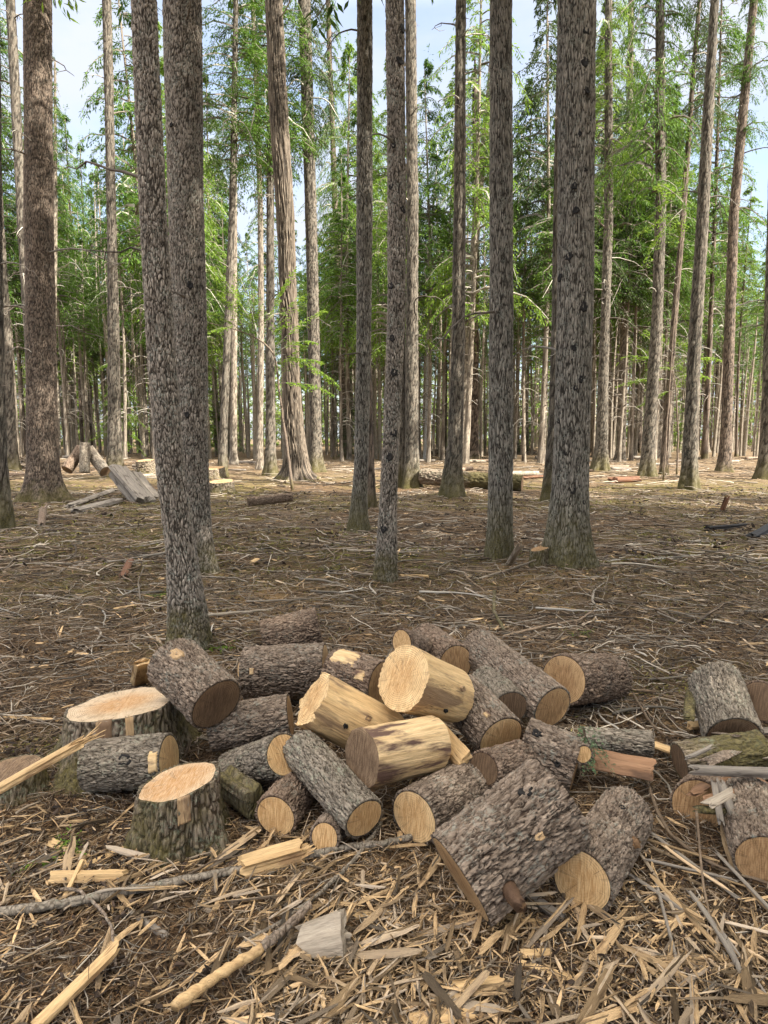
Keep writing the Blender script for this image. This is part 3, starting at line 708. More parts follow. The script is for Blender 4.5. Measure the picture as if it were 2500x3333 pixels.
GLF = 'green conifer with foliage close to the ground at the far back of the stand'
placed = []
rb = np.random.default_rng(77)
def clearx(x, y):
    px = CX + FPX * x / y
    return px
def sky_gap(px):   # how tall trees may be by photo column: gaps where the sky shows
    return (760 < px < 1110) or (px > 2400)
cnt_bg = 0
def put(proto_i, x, y, s, label, group):
    global cnt_bg
    src = PROT[proto_i]
    o = dup(src); o.location = (x, y, float(gh(x, y)) - .05); o.scale = (s, s, s)
    o.rotation_euler = (rb.normal(0, .008), -.022 * max(-1., min(1., x / max(abs(y), 8.) / .56)) + rb.normal(0, .010), rb.random() * 6.28)
    tag(o, label, 'tree', group); cnt_bg += 1
tries = 0
while len(placed) < 205 and tries < 9000:
    tries += 1
    y = 40 + 46 * rb.random() ** .9; x = (rb.random() * 2 - 1) * (.60 * y + 2)
    if any((x - a) ** 2 + (y - b_) ** 2 < 1.3 for a, b_ in placed): continue
    px = clearx(x, y)
    if sky_gap(px) and rb.random() < .35: continue
    if y < 46 and 600 < px < 1300 and rb.random() < .5: continue
    placed.append((x, y))
    lowy = y > 62
    pi_ = int(rb.choice([0, 1, 2, 3, 4, 5, 6, 0, 2, 6] if not lowy else [0, 1, 2, 3, 5, 6, 2, 4]))
    s = .85 + .35 * rb.random()
    if sky_gap(px): s *= .72 if y < 60 else .80; pi_ = int(rb.choice([0, 2, 4, 6, 0]))
    put(pi_, x, y, s, GLB, 'slender trees of the far stand')
# the far wood behind them reads as one mass: one object
mb = MB()
protos = []
for q in range(5):
    rngq = np.random.default_rng(300 + q)
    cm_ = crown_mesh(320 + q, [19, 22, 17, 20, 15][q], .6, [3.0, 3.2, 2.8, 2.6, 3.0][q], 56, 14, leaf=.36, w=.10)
    protos.append((np.concatenate(cm_.V), cm_.F, cm_.M))
for y in np.arange(102, 134, 6.):
    for x in np.arange(-.62 * y - 3, .62 * y + 3, 4.2):
        xx, yy = x + rb.normal(0, 1.2), y + rb.normal(0, 2.); px = clearx(xx, yy)
        s = (.95 + .5 * rb.random()) * (.8 if sky_gap(px) else 1.05)
        V0, F0, M0 = protos[int(rb.integers(0, 5))]
        a_ = rb.random() * 6.283; ca, sa = math.cos(a_), math.sin(a_)
        V1 = np.stack([(V0[:, 0] * ca - V0[:, 1] * sa), (V0[:, 0] * sa + V0[:, 1] * ca), V0[:, 2]], -1) * s + np.array([xx, yy, float(gh(xx, yy))])
        nb0 = mb.n
        mb.V.append(V1); mb.A.append(np.full(len(V1), .5)); mb.n += len(V1)
        for f, m_ in zip(F0, M0): mb.F.append(f + nb0); mb.M.append(m_)
        P = np.array([[xx, yy, -.2], [xx, yy, 7 * s], [xx, yy, 14 * s]]); mb.add(*tubes(P, np.array([.17, .12, .04]), 6), mi=1)
rq = np.random.default_rng(555)
for q in range(330):      # thin bare stems in front of that mass, too many to tell apart
    yy = 50 + 36 * rq.random(); xx = (rq.random() * 2 - 1) * yy * .59; hh = 15 + 10 * rq.random(); hh *= .55 if (sky_gap(clearx(xx, yy)) or clearx(xx, yy) > 2050) else 1.; ln = rq.normal(0, .012, 2); g0 = float(gh(xx, yy))
    ln[0] -= 0.0; zz = np.linspace(0, hh, 6); r0 = .07 + .09 * rq.random()
    P = np.stack([xx + (ln[0] + .035 * xx / yy) * zz + .12 * np.sin(zz * .3 + q), yy + ln[1] * zz, g0 - .1 + zz], -1)
    mb.add(*tubes(P, r0 * np.linspace(1, .3, 6), 7), mi=1)
    nd = 16; Pd = branch_curves(rq, 2 + (hh - 3) * rq.random(nd), rq.random(nd) * 6.283, .4 + 1.1 * rq.random(nd), .4 + .7 * rq.random(nd), None, K=5, lift=.2 + .5 * rq.random(nd), curl=1.)
    Pd[..., 0] += xx + ln[0] * 5; Pd[..., 1] += yy; Pd[..., 2] += g0
    mb.add(*tubes(Pd, np.linspace(1, .4, 5)[None] * .016 * np.ones((nd, 1)), 3, False), mi=1)
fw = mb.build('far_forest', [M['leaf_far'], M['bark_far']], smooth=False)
tag(fw, 'mass of green conifers closing the view far behind the bare trunks', 'forest', kind='stuff')
# small young trees that carry low bright green among the trunks
for q in range(10):
    y = 40 + 40 * rb.random(); x = (rb.random() * 2 - 1) * .58 * y
    put(int(rb.choice([8, 9, 8])), x, y, .22 + .28 * rb.random(), 'young conifer growing low between the far trunks', 'young conifers between the far trunks')
# trees right of and behind the camera: they keep the foreground in shade
for q, (x, y, s) in enumerate(((7.5, 2.5, 1.), (11, 7.5, 1.05), (9.5, -2, 1.), (14, 2, 1.), (16, 8, 1.), (14.5, -6, 1.), (19.5, 4, 1.1), (5, -4, 1.), (21, -2, 1.05), (26, 4, 1.), (6.8, -1.2, .9), (11.8, -4.2, 1.), (8.2, -5.5, .95), (12.2, -.6, 1.), (10.5, 4.2, 1.), (17, -8, 1.), (15, -11, 1.), (21, -8, 1.05), (25, -9, 1.1), (19, -13, 1.), (17, -1.5, 1.), (23, 1, 1.05), (18, 1.5, 1.), (28, 0, 1.05), (25, -4, 1.), (21, 7, 1.), (15.5, 5, 1.), (24, 10, 1.))):
    put([3, 5, 1][q % 3], x, y, s, 'tall conifer standing outside the right side of the view', 'conifers beside the camera')
for p in PROT:
    for c in list(p.children): bpy.data.objects.remove(c)
    bpy.data.objects.remove(p)
print('bg trees', cnt_bg)

# ------------------------------------------------------------------ firewood logs
def quat_z(d): return Vector(d).to_track_quat('Z', 'Y')
def disc(mb, r_of, zf, n, K=14, rough=.0012, seed=0):
    th = np.arange(n) * 2 * np.pi / n
    s = np.linspace(1, 0, K, endpoint=False)
    TH, S = np.meshgrid(th, s)
    r = r_of(TH) * S
    x, y = r * np.cos(TH), r * np.sin(TH)
    z = zf(x, y) + rough * fbm(np.stack([x * 90, y * 30, x * 0 + seed], -1), 3, seed)
    V = np.stack([x, y, z], -1).reshape(-1, 3)
    c = np.array([[0, 0, float(zf(np.zeros(1), np.zeros(1))[0])]])
    i = (K - 1) * n + np.arange(n); j = (K - 1) * n + (np.arange(n) + 1) % n
    mb.add(np.concatenate([V, c]), [grid_faces(K, n), np.stack([i, j, np.full(n, K * n)], -1)])
def log(label, A, B, r, bark='bark_log', cut=('cut_fresh', 'cut_fresh'), seed=0, peeled=False, rb_=None, tilt=(0, 0), tiltB=(0, 0), relief=.0065, cell=(.015, .048),
        knots=(), res=1., name='firewood_log', cat='log', group='cut logs of the firewood pile', rag=.0, bt=.010, oval=.04, stub=None, patches=()):
    a, b = at_Y(*A), at_Y(*B)
    for e in (a, b):
        pass
    d = a - b; L = float(np.linalg.norm(d)); d /= L; c = (a + b) / 2
    base = np.array([c[0], c[1], max(float(gh(c[0], c[1])), 0) * 1.0 - .0])
    t = empty(name, tuple(base), label, cat, group)
    q = quat_z(d); off = tuple(c - base)
    # feature angles: 0 faces the photographer's side, positive turns towards the top of the log
    tc_ = np.array([0, 0, CAM_H]) - c; tc_ = tc_ - d * tc_.dot(d); tc_ /= np.linalg.norm(tc_); up_ = np.cross(d, tc_); up_ *= 1 if up_[2] > 0 else -1
    qi = q.inverted(); lt = qi @ Vector(tc_); lu = qi @ Vector(up_)
    a0_ = math.atan2(lt.y, lt.x); sg_ = 1 if (lt.x * lu.y - lt.y * lu.x) > 0 else -1
    eff = lambda a: a0_ + sg_ * a
    rB = rb_ or r
    n = int(max(60, 190 * r / .11 / res)); m_ = int(max(16, L / (.0052 * res)))
    th = np.arange(n) * 2 * np.pi / n
    u = np.linspace(-1, 1, m_)
    TH, U = np.meshgrid(th, u)
    lowf = lambda TH, Z: 1 + oval * np.cos(2 * TH + seed) + .035 * fbm(np.stack([np.cos(TH) + seed * 5, np.sin(TH), Z * 4], -1), 3, seed)
    rr = r * (U + 1) / 2 + rB * (1 - U) / 2
    CX0, CY0 = rr * np.cos(TH), rr * np.sin(TH)
    zA = L / 2 + tilt[0] * CX0 + tilt[1] * CY0; zB = -L / 2 + tiltB[0] * CX0 + tiltB[1] * CY0
    Z = zB + (zA - zB) * (U + 1) / 2
    R0 = rr * lowf(TH, Z)
    if not peeled:
        C = np.stack([np.cos(TH) * rr / cell[0] + seed * 7, np.sin(TH) * rr / cell[0], Z / cell[1]], -1).reshape(-1, 3)
        W = np.stack([fbm(C * .5, 2, seed + 1), fbm(C * .5 + 9, 2, seed + 2), fbm(C * .5 + 21, 2, seed + 3)], -1)
        W = W + .35 * np.stack([fbm(C * 1.7, 2, seed + 11), fbm(C * 1.7 + 9, 2, seed + 12), fbm(C * 1.7 + 21, 2, seed + 13)], -1)
        f1, f2, ch = voro(C + W * 1.3, seed)
        C2 = C * np.array([.45, .45, .22]) + 3
        g1, g2, gc = voro(C2 + W * .9, seed + 50)
        pl = sstep(.0, .13, f2 - f1); gl = sstep(0, .16, g2 - g1)
        plate = (pl * (.5 + .5 * ch) * (.35 + .65 * gl)).reshape(TH.shape)
        fine = fbm(C * 3., 2, seed + 7).reshape(TH.shape)
        rel = relief * (1.3 * plate - .7 + .4 * (gl * gc).reshape(TH.shape)) + relief * .38 * fine
        Rb = R0 + rel
        mb = MB()
        V = np.stack([Rb * np.cos(TH), Rb * np.sin(TH), Z], -1)
        lips = []; plA = plate
        def inner(row, zrow, s):
            ri = R0[row] - bt - .002 * np.abs(fine[row])
            return np.stack([ri * np.cos(th), ri * np.sin(th), zrow - s * .002], -1)
        V = np.concatenate([inner(0, Z[0], -1)[None], V, inner(-1, Z[-1], 1)[None]])
        pa = np.concatenate([np.zeros((1, n)), plate, np.zeros((1, n))])
        mb.add(V.reshape(-1, 3), grid_faces(m_ + 2, n), pa.reshape(-1))
        mb.build('bark', M[bark], t, loc=off, rot=q)
        fr = bt - .001
    else:
        gr = fbm(np.stack([np.cos(TH) * rr * 90 + seed, np.sin(TH) * rr * 90, Z * 5], -1), 3, seed)
        gr2 = fbm(np.stack([np.cos(TH) * rr * 22 + seed, np.sin(TH) * rr * 22, Z * 7], -1), 3, seed + 3)
        Rb = R0 + .0022 * gr + .005 * gr2
        mb = MB()
        ragz = rag * (.8 * fbm(np.stack([np.cos(TH) * 2.2, np.sin(TH) * 2.2, U * 0 + seed], -1), 2, seed + 5) + .45 * fbm(np.stack([np.cos(TH) * 14, np.sin(TH) * 14, U * 0 + seed], -1), 3, seed + 6)) * sstep(.8, 1, np.abs(U)) * np.sign(U)
        V = np.stack([Rb * np.cos(TH), Rb * np.sin(TH), Z + ragz], -1)
        mb.add(V.reshape(-1, 3), grid_faces(m_, n), np.full(V.shape[0] * n, .7))
        mb.build('peeled_wood', M[bark], t, loc=off, rot=q)
        fr = .0
    for s, row, mt, tl in ((1, -1, cut[0], tilt), (-1, 0, cut[1], tiltB)):
        if mt is None: continue
        Rrow = (Rb if peeled else R0)[row] - fr
        rf = lambda TH_, Rrow=Rrow: np.broadcast_to(Rrow, TH_.shape)
        mb = MB()
        if peeled:
            zr = (Z + ragz)[row]
            x = Rrow * np.cos(th); y = Rrow * np.sin(th)
            zf = lambda x, y, s=s, tl=tl: s * L / 2 + tl[0] * x + tl[1] * y + rag * .35 * fbm(np.stack([x * 60, y * 22, x * 0 + seed], -1), 3, seed + 9) * s
            disc(mb, rf, zf, n, seed=seed, rough=.002)
            V = mb.V[0]; V[:n, 2] = zr
        else:
            zf = lambda x, y, s=s, tl=tl: s * (L / 2 - .0005) + tl[0] * x + tl[1] * y
            disc(mb, rf, zf, n, seed=seed)
        F = mb.F
        mb.build('cut_face', M[mt], t, loc=off, rot=q, smooth=True)
    for (a0, a1, u0, u1) in patches:     # bark torn away: bare wood showing
        a0, a1 = sorted((eff(a0), eff(a1)))
        na, nu = 16, 24; ta = np.linspace(a0, a1, na); ua = np.linspace(u0, u1, nu); TA, UA = np.meshgrid(ta, ua)
        e_ = np.minimum(np.minimum((TA - a0), (a1 - TA)) / (a1 - a0), np.minimum(UA - u0, u1 - UA) / (u1 - u0)) * 2
        TA = TA + (a1 - a0) * .10 * fbm(np.stack([UA * 9, TA * 0 + seed, TA * 2], -1), 2, seed); UA = UA + (u1 - u0) * .07 * fbm(np.stack([TA * 9, UA * 0 + seed, UA * 3], -1), 2, seed + 3)
        zA2 = L / 2 + tilt[0] * r * np.cos(TA) + tilt[1] * r * np.sin(TA); zB2 = -L / 2 + tiltB[0] * r * np.cos(TA) + tiltB[1] * r * np.sin(TA); Zp = zB2 + (zA2 - zB2) * (UA + 1) / 2
        rp_ = (r * (UA + 1) / 2 + rB * (1 - UA) / 2) * lowf(TA, Zp) - relief * .9 + (relief * 1.9) * sstep(0, .30, e_) + .0015 * fbm(np.stack([TA * 40, Zp * 6, Zp * 0], -1), 2, seed)
        mbp = MB(); mbp.add(np.stack([rp_ * np.cos(TA), rp_ * np.sin(TA), Zp], -1).reshape(-1, 3), grid_faces(nu, na, False))
        mbp.build('bare_wood', M['wood_streaked'], t, loc=off, rot=q)
    for (ang, zz, kr, col) in knots:     # branch scars: raised collar with a wood centre
        ang = eff(ang); od = np.array([math.cos(ang), math.sin(ang), 0.]); pos = od * (r - .002) + np.array([0, 0, zz * L])
        mbk = knot_bm(pos, od, kr, RNG); mbk.build('knot', M[col], t, loc=off, rot=q)
    if stub:                             # a broken branch stub
        ang, zz, sr, sl = stub; ang = eff(ang)
        od = np.array([math.cos(ang), math.sin(ang), .15]); p0 = od * (r - .01) + np.array([0, 0, zz * L])
        K = 9; tt = np.linspace(0, 1, K); P = p0 + od * sl * tt[:, None]
        Vs, Fs = tubes(P, sr * (1.25 - .3 * tt), 14)
        Vs = Vs.reshape(K, 14, 3); Vs = Vs + RNG.normal(0, sr * .07, Vs.shape); Vs[-1] += od * RNG.uniform(-.5, .9, 14)[:, None] * sr
        mbs = MB(); mbs.add(Vs.reshape(-1, 3), Fs); mbs.build('branch_stub', M['wood_stub'], t, loc=off, rot=q)
    return t
F_, B_, D_, G_ = 'cut_fresh', 'cut_brown', 'cut_dark', 'cut_grey'
LOGS = []
log('thick bark covered log tipped on the big stump, a round knot on its upper side', (706, 2292, 3.08), (562, 2152, 3.30), .138, 'bark_log', (D_, B_), 1, knots=((.25, -.24, .026, 'wood_bare'), (-.4, .2, .010, 'char')), relief=.009)
log('large flat lying bark log in the back row, left of the half peeled log', (1062, 2180, 3.86), (800, 2192, 3.88), .152, 'bark_log', (B_, B_), 2, relief=.009, patches=((-.1, .2, -.75, -.62),))
log('short log behind the back row with only its pale left end showing', (782, 2182, 4.02), (960, 2170, 4.2), .06, 'bark_log', (F_, F_), 3, res=1.6)
log('dark flaky log lying furthest back, just behind the back row', (1040, 2040, 4.80), (860, 2085, 4.75), .135, 'bark_log_red', (D_, D_), 4, relief=.012)
log('bark log leaning under the thick tipped log, cut end facing right', (945, 2328, 3.26), (690, 2372, 3.24), .104, 'bark_log', (B_, B_), 5)
log('lichen grey log with pale cut end half covered by the diagonal log', (925, 2457, 2.84), (760, 2508, 3.06), .096, 'bark_log_lichen', (F_, F_), 6)
log('lichen speckled log lying diagonally down to the right at the front, oval pale end', (1187, 2664, 2.50), (978, 2432, 2.90), .087, 'bark_log_lichen', (F_, F_), 7)
log('short front log with round pale end below the diagonal log', (897, 2657, 2.60), (985, 2545, 2.92), .086, 'bark_log_red', (F_, F_), 8)
log('smallest front log, its little round end low between two other ends', (1056, 2726, 2.47), (1115, 2640, 2.78), .060, 'bark_log', (F_, F_), 9)
log('peeled yellow log with a rough splintery cut end raised to the upper left', (1020, 2276, 2.99), (1255, 2400, 3.10), .128, 'wood_peeled', (F_, F_), 10, peeled=True, rag=.030, knots=((.3, -.05, .012, 'wood_bare'), (-.3, .15, .009, 'char')))
log('peeled barrel shaped log with dark streaks and a grey weathered left end', (1176, 2468, 2.66), (1408, 2420, 2.88), .122, 'wood_streaked', (G_, F_), 11, peeled=True, rag=.006, tilt=(0, 0))
log('front log with a tall oval cut end facing left, below the dark streaked peeled log', (1347, 2660, 2.54), (1550, 2545, 2.84), .111, 'bark_log', (F_, F_), 12)
log('peeled pale log on top of the pile, its ragged round end facing left', (1312, 2206, 3.00), (1468, 2262, 3.20), .154, 'wood_peeled', (F_, F_), 13, peeled=True, rag=.018, rb_=.135, knots=((.3, -.2, .012, 'wood_bare'), (-.5, -.05, .008, 'char')))
log('narrow log whose small pale slanted end peeks above the top peeled log', (1308, 2092, 3.72), (1380, 2115, 4.02), .078, 'bark_log_red', (F_, F_), 14, tilt=(.5, .3))
log('bark log behind the top peeled log, its upper bark torn off over pale wood', (1238, 2228, 3.50), (1088, 2184, 3.66), .125, 'bark_log_red', (B_, B_), 15, patches=((.35, 1.3, -.9, .25), (-.1, .35, .35, .8)))
log('brown ended log showing behind the right shoulder of the top peeled log', (1482, 2162, 3.82), (1385, 2085, 4.25), .112, 'bark_log_red', (B_, B_), 16)
log('long bark log slanting down right in the back, round ringed brown end in front', (1798, 2305, 3.34), (1552, 2105, 3.98), .114, 'bark_log', (B_, B_), 17)
log('log with a dark rotten end just left of the round ringed brown end', (1660, 2306, 3.34), (1585, 2215, 3.70), .095, 'bark_log_lichen', (D_, D_), 18)
log('rearmost right log lying apart, oval end facing left and rusty bark', (1834, 2212, 3.80), (1986, 2204, 4.12), .146, 'bark_log_red', (B_, B_), 19, relief=.010)
log('steep bark log propped in the middle, right of the top peeled log', (1632, 2405, 3.06), (1500, 2262, 3.36), .124, 'bark_log', (F_, B_), 20, patches=((.1, .35, .55, .75),))
log('biggest log, coarse bark, propped across the right front with its cut edge turned left', (1496, 2860, 2.12), (1815, 2602, 2.275), .151, 'bark_log', (B_, B_), 21, relief=.012, cell=(.019, .075), tilt=(.0, .0),
    knots=((.55, -.25, .018, 'char'), (-.35, -.12, .012, 'wood_bare')), stub=(-.85, .22, .022, .07))
log('right front log with the largest round golden cut end', (1893, 2868, 2.16), (2036, 2652, 2.60), .108, 'bark_log', (F_, F_), 22, relief=.009, stub=(-.75, -.05, .018, .02), knots=((.2, -.2, .010, 'char'),))
log('coarse bark log with knots lying behind the biggest log', (1878, 2490, 2.92), (1705, 2425, 3.02), .118, 'bark_log', (B_, B_), 23, relief=.010, knots=((.6, -.3, .018, 'char'), (-.2, .2, .012, 'char')))
log('thin log poking out right of the knotty log with a small pale end', (1900, 2456, 2.86), (1820, 2420, 3.1), .044, 'bark_log', (F_, F_), 24, res=1.5)
log('dark ended log with split side squeezed behind the biggest log', (1574, 2502, 2.74), (1705, 2462, 2.95), .076, 'bark_log_red', (D_, D_), 25)
log('grey bark log lying between the two stumps with a knot hole', (552, 2472, 2.93), (296, 2492, 2.95), .117, 'bark_log_lichen', (F_, B_), 26, knots=((.1, .08, .022, 'char'),), patches=((-.5, .35, .72, .985),))
_lump = 1
log('slim grey barked log ending in long splinters, right of the pile', (2120, 2420, 3.12), (1900, 2408, 3.15), .058, 'bark_log_lichen', (None, D_), 28, res=1.3)
# right hand group
log('upright leaning bark log in the heap at the right edge', (2385, 2400, 3.16), (2325, 2215, 3.50), .13, 'bark_log_lichen', (D_, D_), 29, group='logs heaped at the right edge', relief=.009)
log('log with a cracked rusty orange end under the torn branch at right', (2272, 2622, 2.72), (2330, 2560, 2.98), .112, 'bark_log_red', ('cut_brown', D_), 30, group='logs heaped at the right edge')
log('bark log cut off by the right frame edge with a tan end', (2492, 2805, 2.30), (2430, 2600, 2.72), .105, 'bark_log', (B_, B_), 31, group='logs heaped at the right edge')
log('mossy weathered log with broken brown end resting on the right heap', (2210, 2478, 2.98), (2480, 2440, 3.0), .085, 'bark_stump', (D_, D_), 32, group='logs heaped at the right edge')
log('charred black log end at the right frame edge', (2478, 2282, 3.30), (2530, 2300, 3.5), .10, 'bark_log_red', (D_, D_), 33, group='logs heaped at the right edge', res=1.5)

# ------------------------------------------------------------------ stumps
def stump(label, cx, cy, Y, rt_, tilt, seed, flare=.5, n=260, strips=(), cut='cut_stump', h=None, group='cut tree stumps', relief=.012, res=1., roots=5, bark='bark_stump', rag=.003, cell=(.017, .065)):
    c = at_Y(cx, cy, Y); g = float(gh(c[0], c[1])); H = h or c[2] - g
    t = empty('tree_stump', (c[0], c[1], g), label, 'stump', group)
    n = int(n / res); m_ = int(max(14, (H + .1) / (.006 * res)))
    th = np.arange(n) * 2 * np.pi / n
    def Rf(TH, h_, full=True):
        fl = np.exp(-np.clip(h_, 0, None) / (H * .38))
        lob = .5 + .5 * np.cos(TH * roots + seed + .9 * np.sin(TH + seed))
        r = rt_ * (1 + .06 * np.cos(2 * TH + seed) + .05 * fbm(np.stack([np.cos(TH) * 1.6 + seed, np.sin(TH) * 1.6, h_ * 3], -1), 3, seed)) + rt_ * flare * fl * (.35 + .9 * lob)
        r = r + rt_ * .05 * fbm(np.stack([np.cos(TH) * 3.5 + seed, np.sin(TH) * 3.5, h_ * 1.5], -1), 2, seed + 9)
        C = np.stack([np.cos(TH) * rt_ / cell[0] + seed * 3, np.sin(TH) * rt_ / cell[0], h_ / cell[1]], -1).reshape(-1, 3)
        W = np.stack([fbm(C * .5, 2, seed + 1), fbm(C * .5 + 9, 2, seed + 2), fbm(C * .5 + 21, 2, seed + 3)], -1)
        f1, f2, ch = voro(C + W, seed); plate = (sstep(.02, .3, f2 - f1) * (.5 + .5 * ch)).reshape(TH.shape)
        return r + (relief * (plate - .5) + relief * .3 * fbm(C * 2.5, 2, seed + 5).reshape(TH.shape)) * full, plate
    u = np.linspace(0, 1, m_)
    TH, U = np.meshgrid(th, u)
    zt = H + tilt[0] * rt_ * np.cos(TH) + tilt[1] * rt_ * np.sin(TH)
    Hh = -.1 + (zt + .1) * U
    r, plate = Rf(TH, Hh)
    V = np.stack([r * np.cos(TH), r * np.sin(TH), Hh], -1)
    ri, _ = Rf(th[None], zt[-1:], False); ri = ri - .012
    V = np.concatenate([V, np.stack([ri * np.cos(th), ri * np.sin(th), zt[-1:] - .002], -1)])
    pl = np.concatenate([plate, np.zeros((1, n))])
    mb = MB(); mb.add(V.reshape(-1, 3), grid_faces(m_ + 1, n), pl.reshape(-1)); mb.build('bark', M[bark], t)
    mb = MB(); disc(mb, lambda T_: np.broadcast_to(ri[0] + .001, T_.shape), lambda x, y: H - .001 + tilt[0] * x + tilt[1] * y + rag * np.sign(x + .3 * y) * (np.abs(x + .3 * y) < rt_ * .9), n, seed=seed, rough=.004)
    mb.V[0][:n, 2] = zt[-1] - .001
    mb.build('cut_face', M[cut], t)
    for (a0, a1, h0) in strips:         # bark torn off, bare wood strip
        ta = np.linspace(a0, a1, 10); ha = np.linspace(h0, 1, 14)
        TA, HA = np.meshgrid(ta, ha)
        zt2 = H + tilt[0] * rt_ * np.cos(TA) + tilt[1] * rt_ * np.sin(TA)
        HA = HA * zt2; rr_, _ = Rf(TA, HA, False); rr_ = rr_ + .006 + .002 * fbm(np.stack([TA * 30, HA * 4, HA * 0], -1), 2, seed)
        V = np.stack([rr_ * np.cos(TA), rr_ * np.sin(TA), HA - .001], -1)
        Vi = V * np.array([.9, .9, 1]); nn = 10
        allV = np.concatenate([V, Vi]).reshape(-1, 3); gf = grid_faces(14, nn, False)
        e = []
        for i in range(13): e += [[i * nn, (i + 1) * nn, (i + 1) * nn + 140, i * nn + 140], [i * nn + 9, i * nn + 149, (i + 1) * nn + 149, (i + 1) * nn + 9]]
        for j in range(9): e += [[j, j + 140, j + 141, j + 1], [130 + j, 131 + j, 271 + j, 270 + j]]
        mb = MB(); mb.add(allV, [gf, np.array(e)]); mb.build('bare_wood', M['wood_bare'], t)
    return t
stump('widest fresh stump with a flat pale top, under the thick tipped log', 402, 2288, 3.28, .275, (.10, -.10), 3, flare=.42, strips=((-1.62, -1.38, .1), (-1.18, -1.06, .2)), relief=.014)
stump('smaller front stump with a slanted orange tinted top and moss on its roots', 580, 2542, 2.60, .160, (.24, -.02), 8, flare=.42, strips=((-1.30, -1.02, .62),), relief=.016)
stump('low grey weathered stump cut by the left edge', 30, 2500, 2.95, .14, (.1, .1), 12, flare=.2, cut='cut_grey', relief=.01, res=1.5, h=.10)
stump('small dark stump in sawdust in front of the two widest trunks', 1755, 1832, 7.9, .105, (.25, .05), 14, flare=.25, cut='cut_brown', res=2, h=.21)
stump('low stump left of the slim dark trunks in the middle distance', 722, 1562, 19.5, .36, (.05, .1), 15, flare=.25, cut='cut_brown', res=3, h=.32, relief=.03)
stump('mossy stump further back beside the nearest trunk', 694, 1526, 26.5, .45, (.05, .1), 16, flare=.25, cut='cut_brown', res=3, h=.4, relief=.03)
stump('dark burnt looking stump beyond the weathered leaning log', 474, 1508, 27.5, .34, (.05, .1), 17, flare=.3, cut='cut_brown', res=3, h=.55, relief=.05)

# ------------------------------------------------------------------ wood chips, twigs and needle litter
def rotm(yaw, pitch, roll):
    cy, sy, c2, s2, cr, sr = np.cos(yaw), np.sin(yaw), np.cos(pitch), np.sin(pitch), np.cos(roll), np.sin(roll)
    Z0 = np.zeros_like(cy); O = np.ones_like(cy)
    Rz = np.stack([np.stack([cy, -sy, Z0], -1), np.stack([sy, cy, Z0], -1), np.stack([Z0, Z0, O], -1)], -2)
    Ry = np.stack([np.stack([c2, Z0, s2], -1), np.stack([Z0, O, Z0], -1), np.stack([-s2, Z0, c2], -1)], -2)
    Rx = np.stack([np.stack([O, Z0, Z0], -1), np.stack([Z0, cr, -sr], -1), np.stack([Z0, sr, cr], -1)], -2)
    return Rz @ Ry @ Rx
def slivers(mb, rng, C, L, W_, Tk, yaw, pitch, roll, bend=.06):
    """split wood slivers: flat, uneven, pointed ends; all arrays over N"""
    n_ = len(L); xs = np.array([-.5, -.36, .0, .33, .5])
    wp = np.stack([.05 + .35 * rng.random(n_), .55 + .4 * rng.random(n_), .85 + .15 * rng.random(n_), .6 + .4 * rng.random(n_), .05 + .45 * rng.random(n_)], 1)
    bd = bend * rng.normal(0, 1, (n_, 5)) * .25 + bend * (rng.normal(0, 1, (n_, 1)) * (xs ** 2 * 4)[None])
    X = xs[None] * L[:, None] * (1 + .08 * rng.normal(0, 1, (n_, 5)))
    sec = np.array([[1, .1], [.25, 1], [-1, .15], [-.1, -1]])
    V = np.zeros((n_, 5, 4, 3))
    V[..., 0] = X[:, :, None] + .06 * L[:, None, None] * rng.normal(0, .5, (n_, 5, 4))
    V[..., 1] = bd[:, :, None] * L[:, None, None] * .6 + .5 * W_[:, None, None] * wp[:, :, None] * sec[None, None, :, 0]
    V[..., 2] = .4 * bd[:, ::-1, None] * L[:, None, None] * .5 + .5 * Tk[:, None, None] * wp[:, :, None] * sec[None, None, :, 1]
    V = np.einsum('nij,nksj->nksi', rotm(yaw, pitch, roll), V) + C[:, None, None, :]
    off = (np.arange(n_) * 20)[:, None, None]
    mb.add(V.reshape(-1, 3), [(grid_faces(5, 4)[None] + off).reshape(-1, 4), (np.array([[3, 2, 1, 0], [16, 17, 18, 19]])[None] + off).reshape(-1, 4)])
def free_of(x, y):      # keep litter out of the stumps
    ok = np.ones(len(x), bool)
    for (sx, sy, sr) in STUMP_AT: ok &= np.hypot(x - sx, y - sy) > sr
    return ok
STUMP_AT = [(o.location.x, o.location.y, .17 if i == 1 else .28) for i, o in enumerate([o for o in COL.objects if o.name.startswith('tree_stump')][:2])]
rl_ = np.random.default_rng(42)
def in_view(rng, n_, y0, y1, pw=1., margin=.1):
    y = y0 + (y1 - y0) * rng.random(n_) ** pw; x = (rng.random(n_) * 2 - 1) * (y * .575 + margin + .15)
    k = free_of(x, y); return x[k], y[k]
def soil(x, y): return gh(x, y)
# needle litter
mb = MB()
for n_, y0, y1, L0, L1, w in ((26000, 1.45, 3.4, .012, .06, .0030), (16000, 3.2, 7.5, .02, .12, .005), (9000, 7, 16, .05, .25, .010)):
    x, y = in_view(rl_, n_, y0, y1); m_ = len(x); L = L0 + (L1 - L0) * rl_.random(m_) ** 2
    C = np.stack([x, y, soil(x, y) + .004 + .016 * rl_.random(m_)], -1)
    slivers(mb, rl_, C, L, w * (.5 + rl_.random(m_)), w * .6 * np.ones(m_), rl_.random(m_) * 6.28, rl_.normal(0, .22, m_), rl_.normal(0, .5, m_))
tag(mb.build('needle_litter', M['needle'], smooth=False), 'brown needles and fine crumbs of bark covering the forest floor', 'litter', kind='stuff')
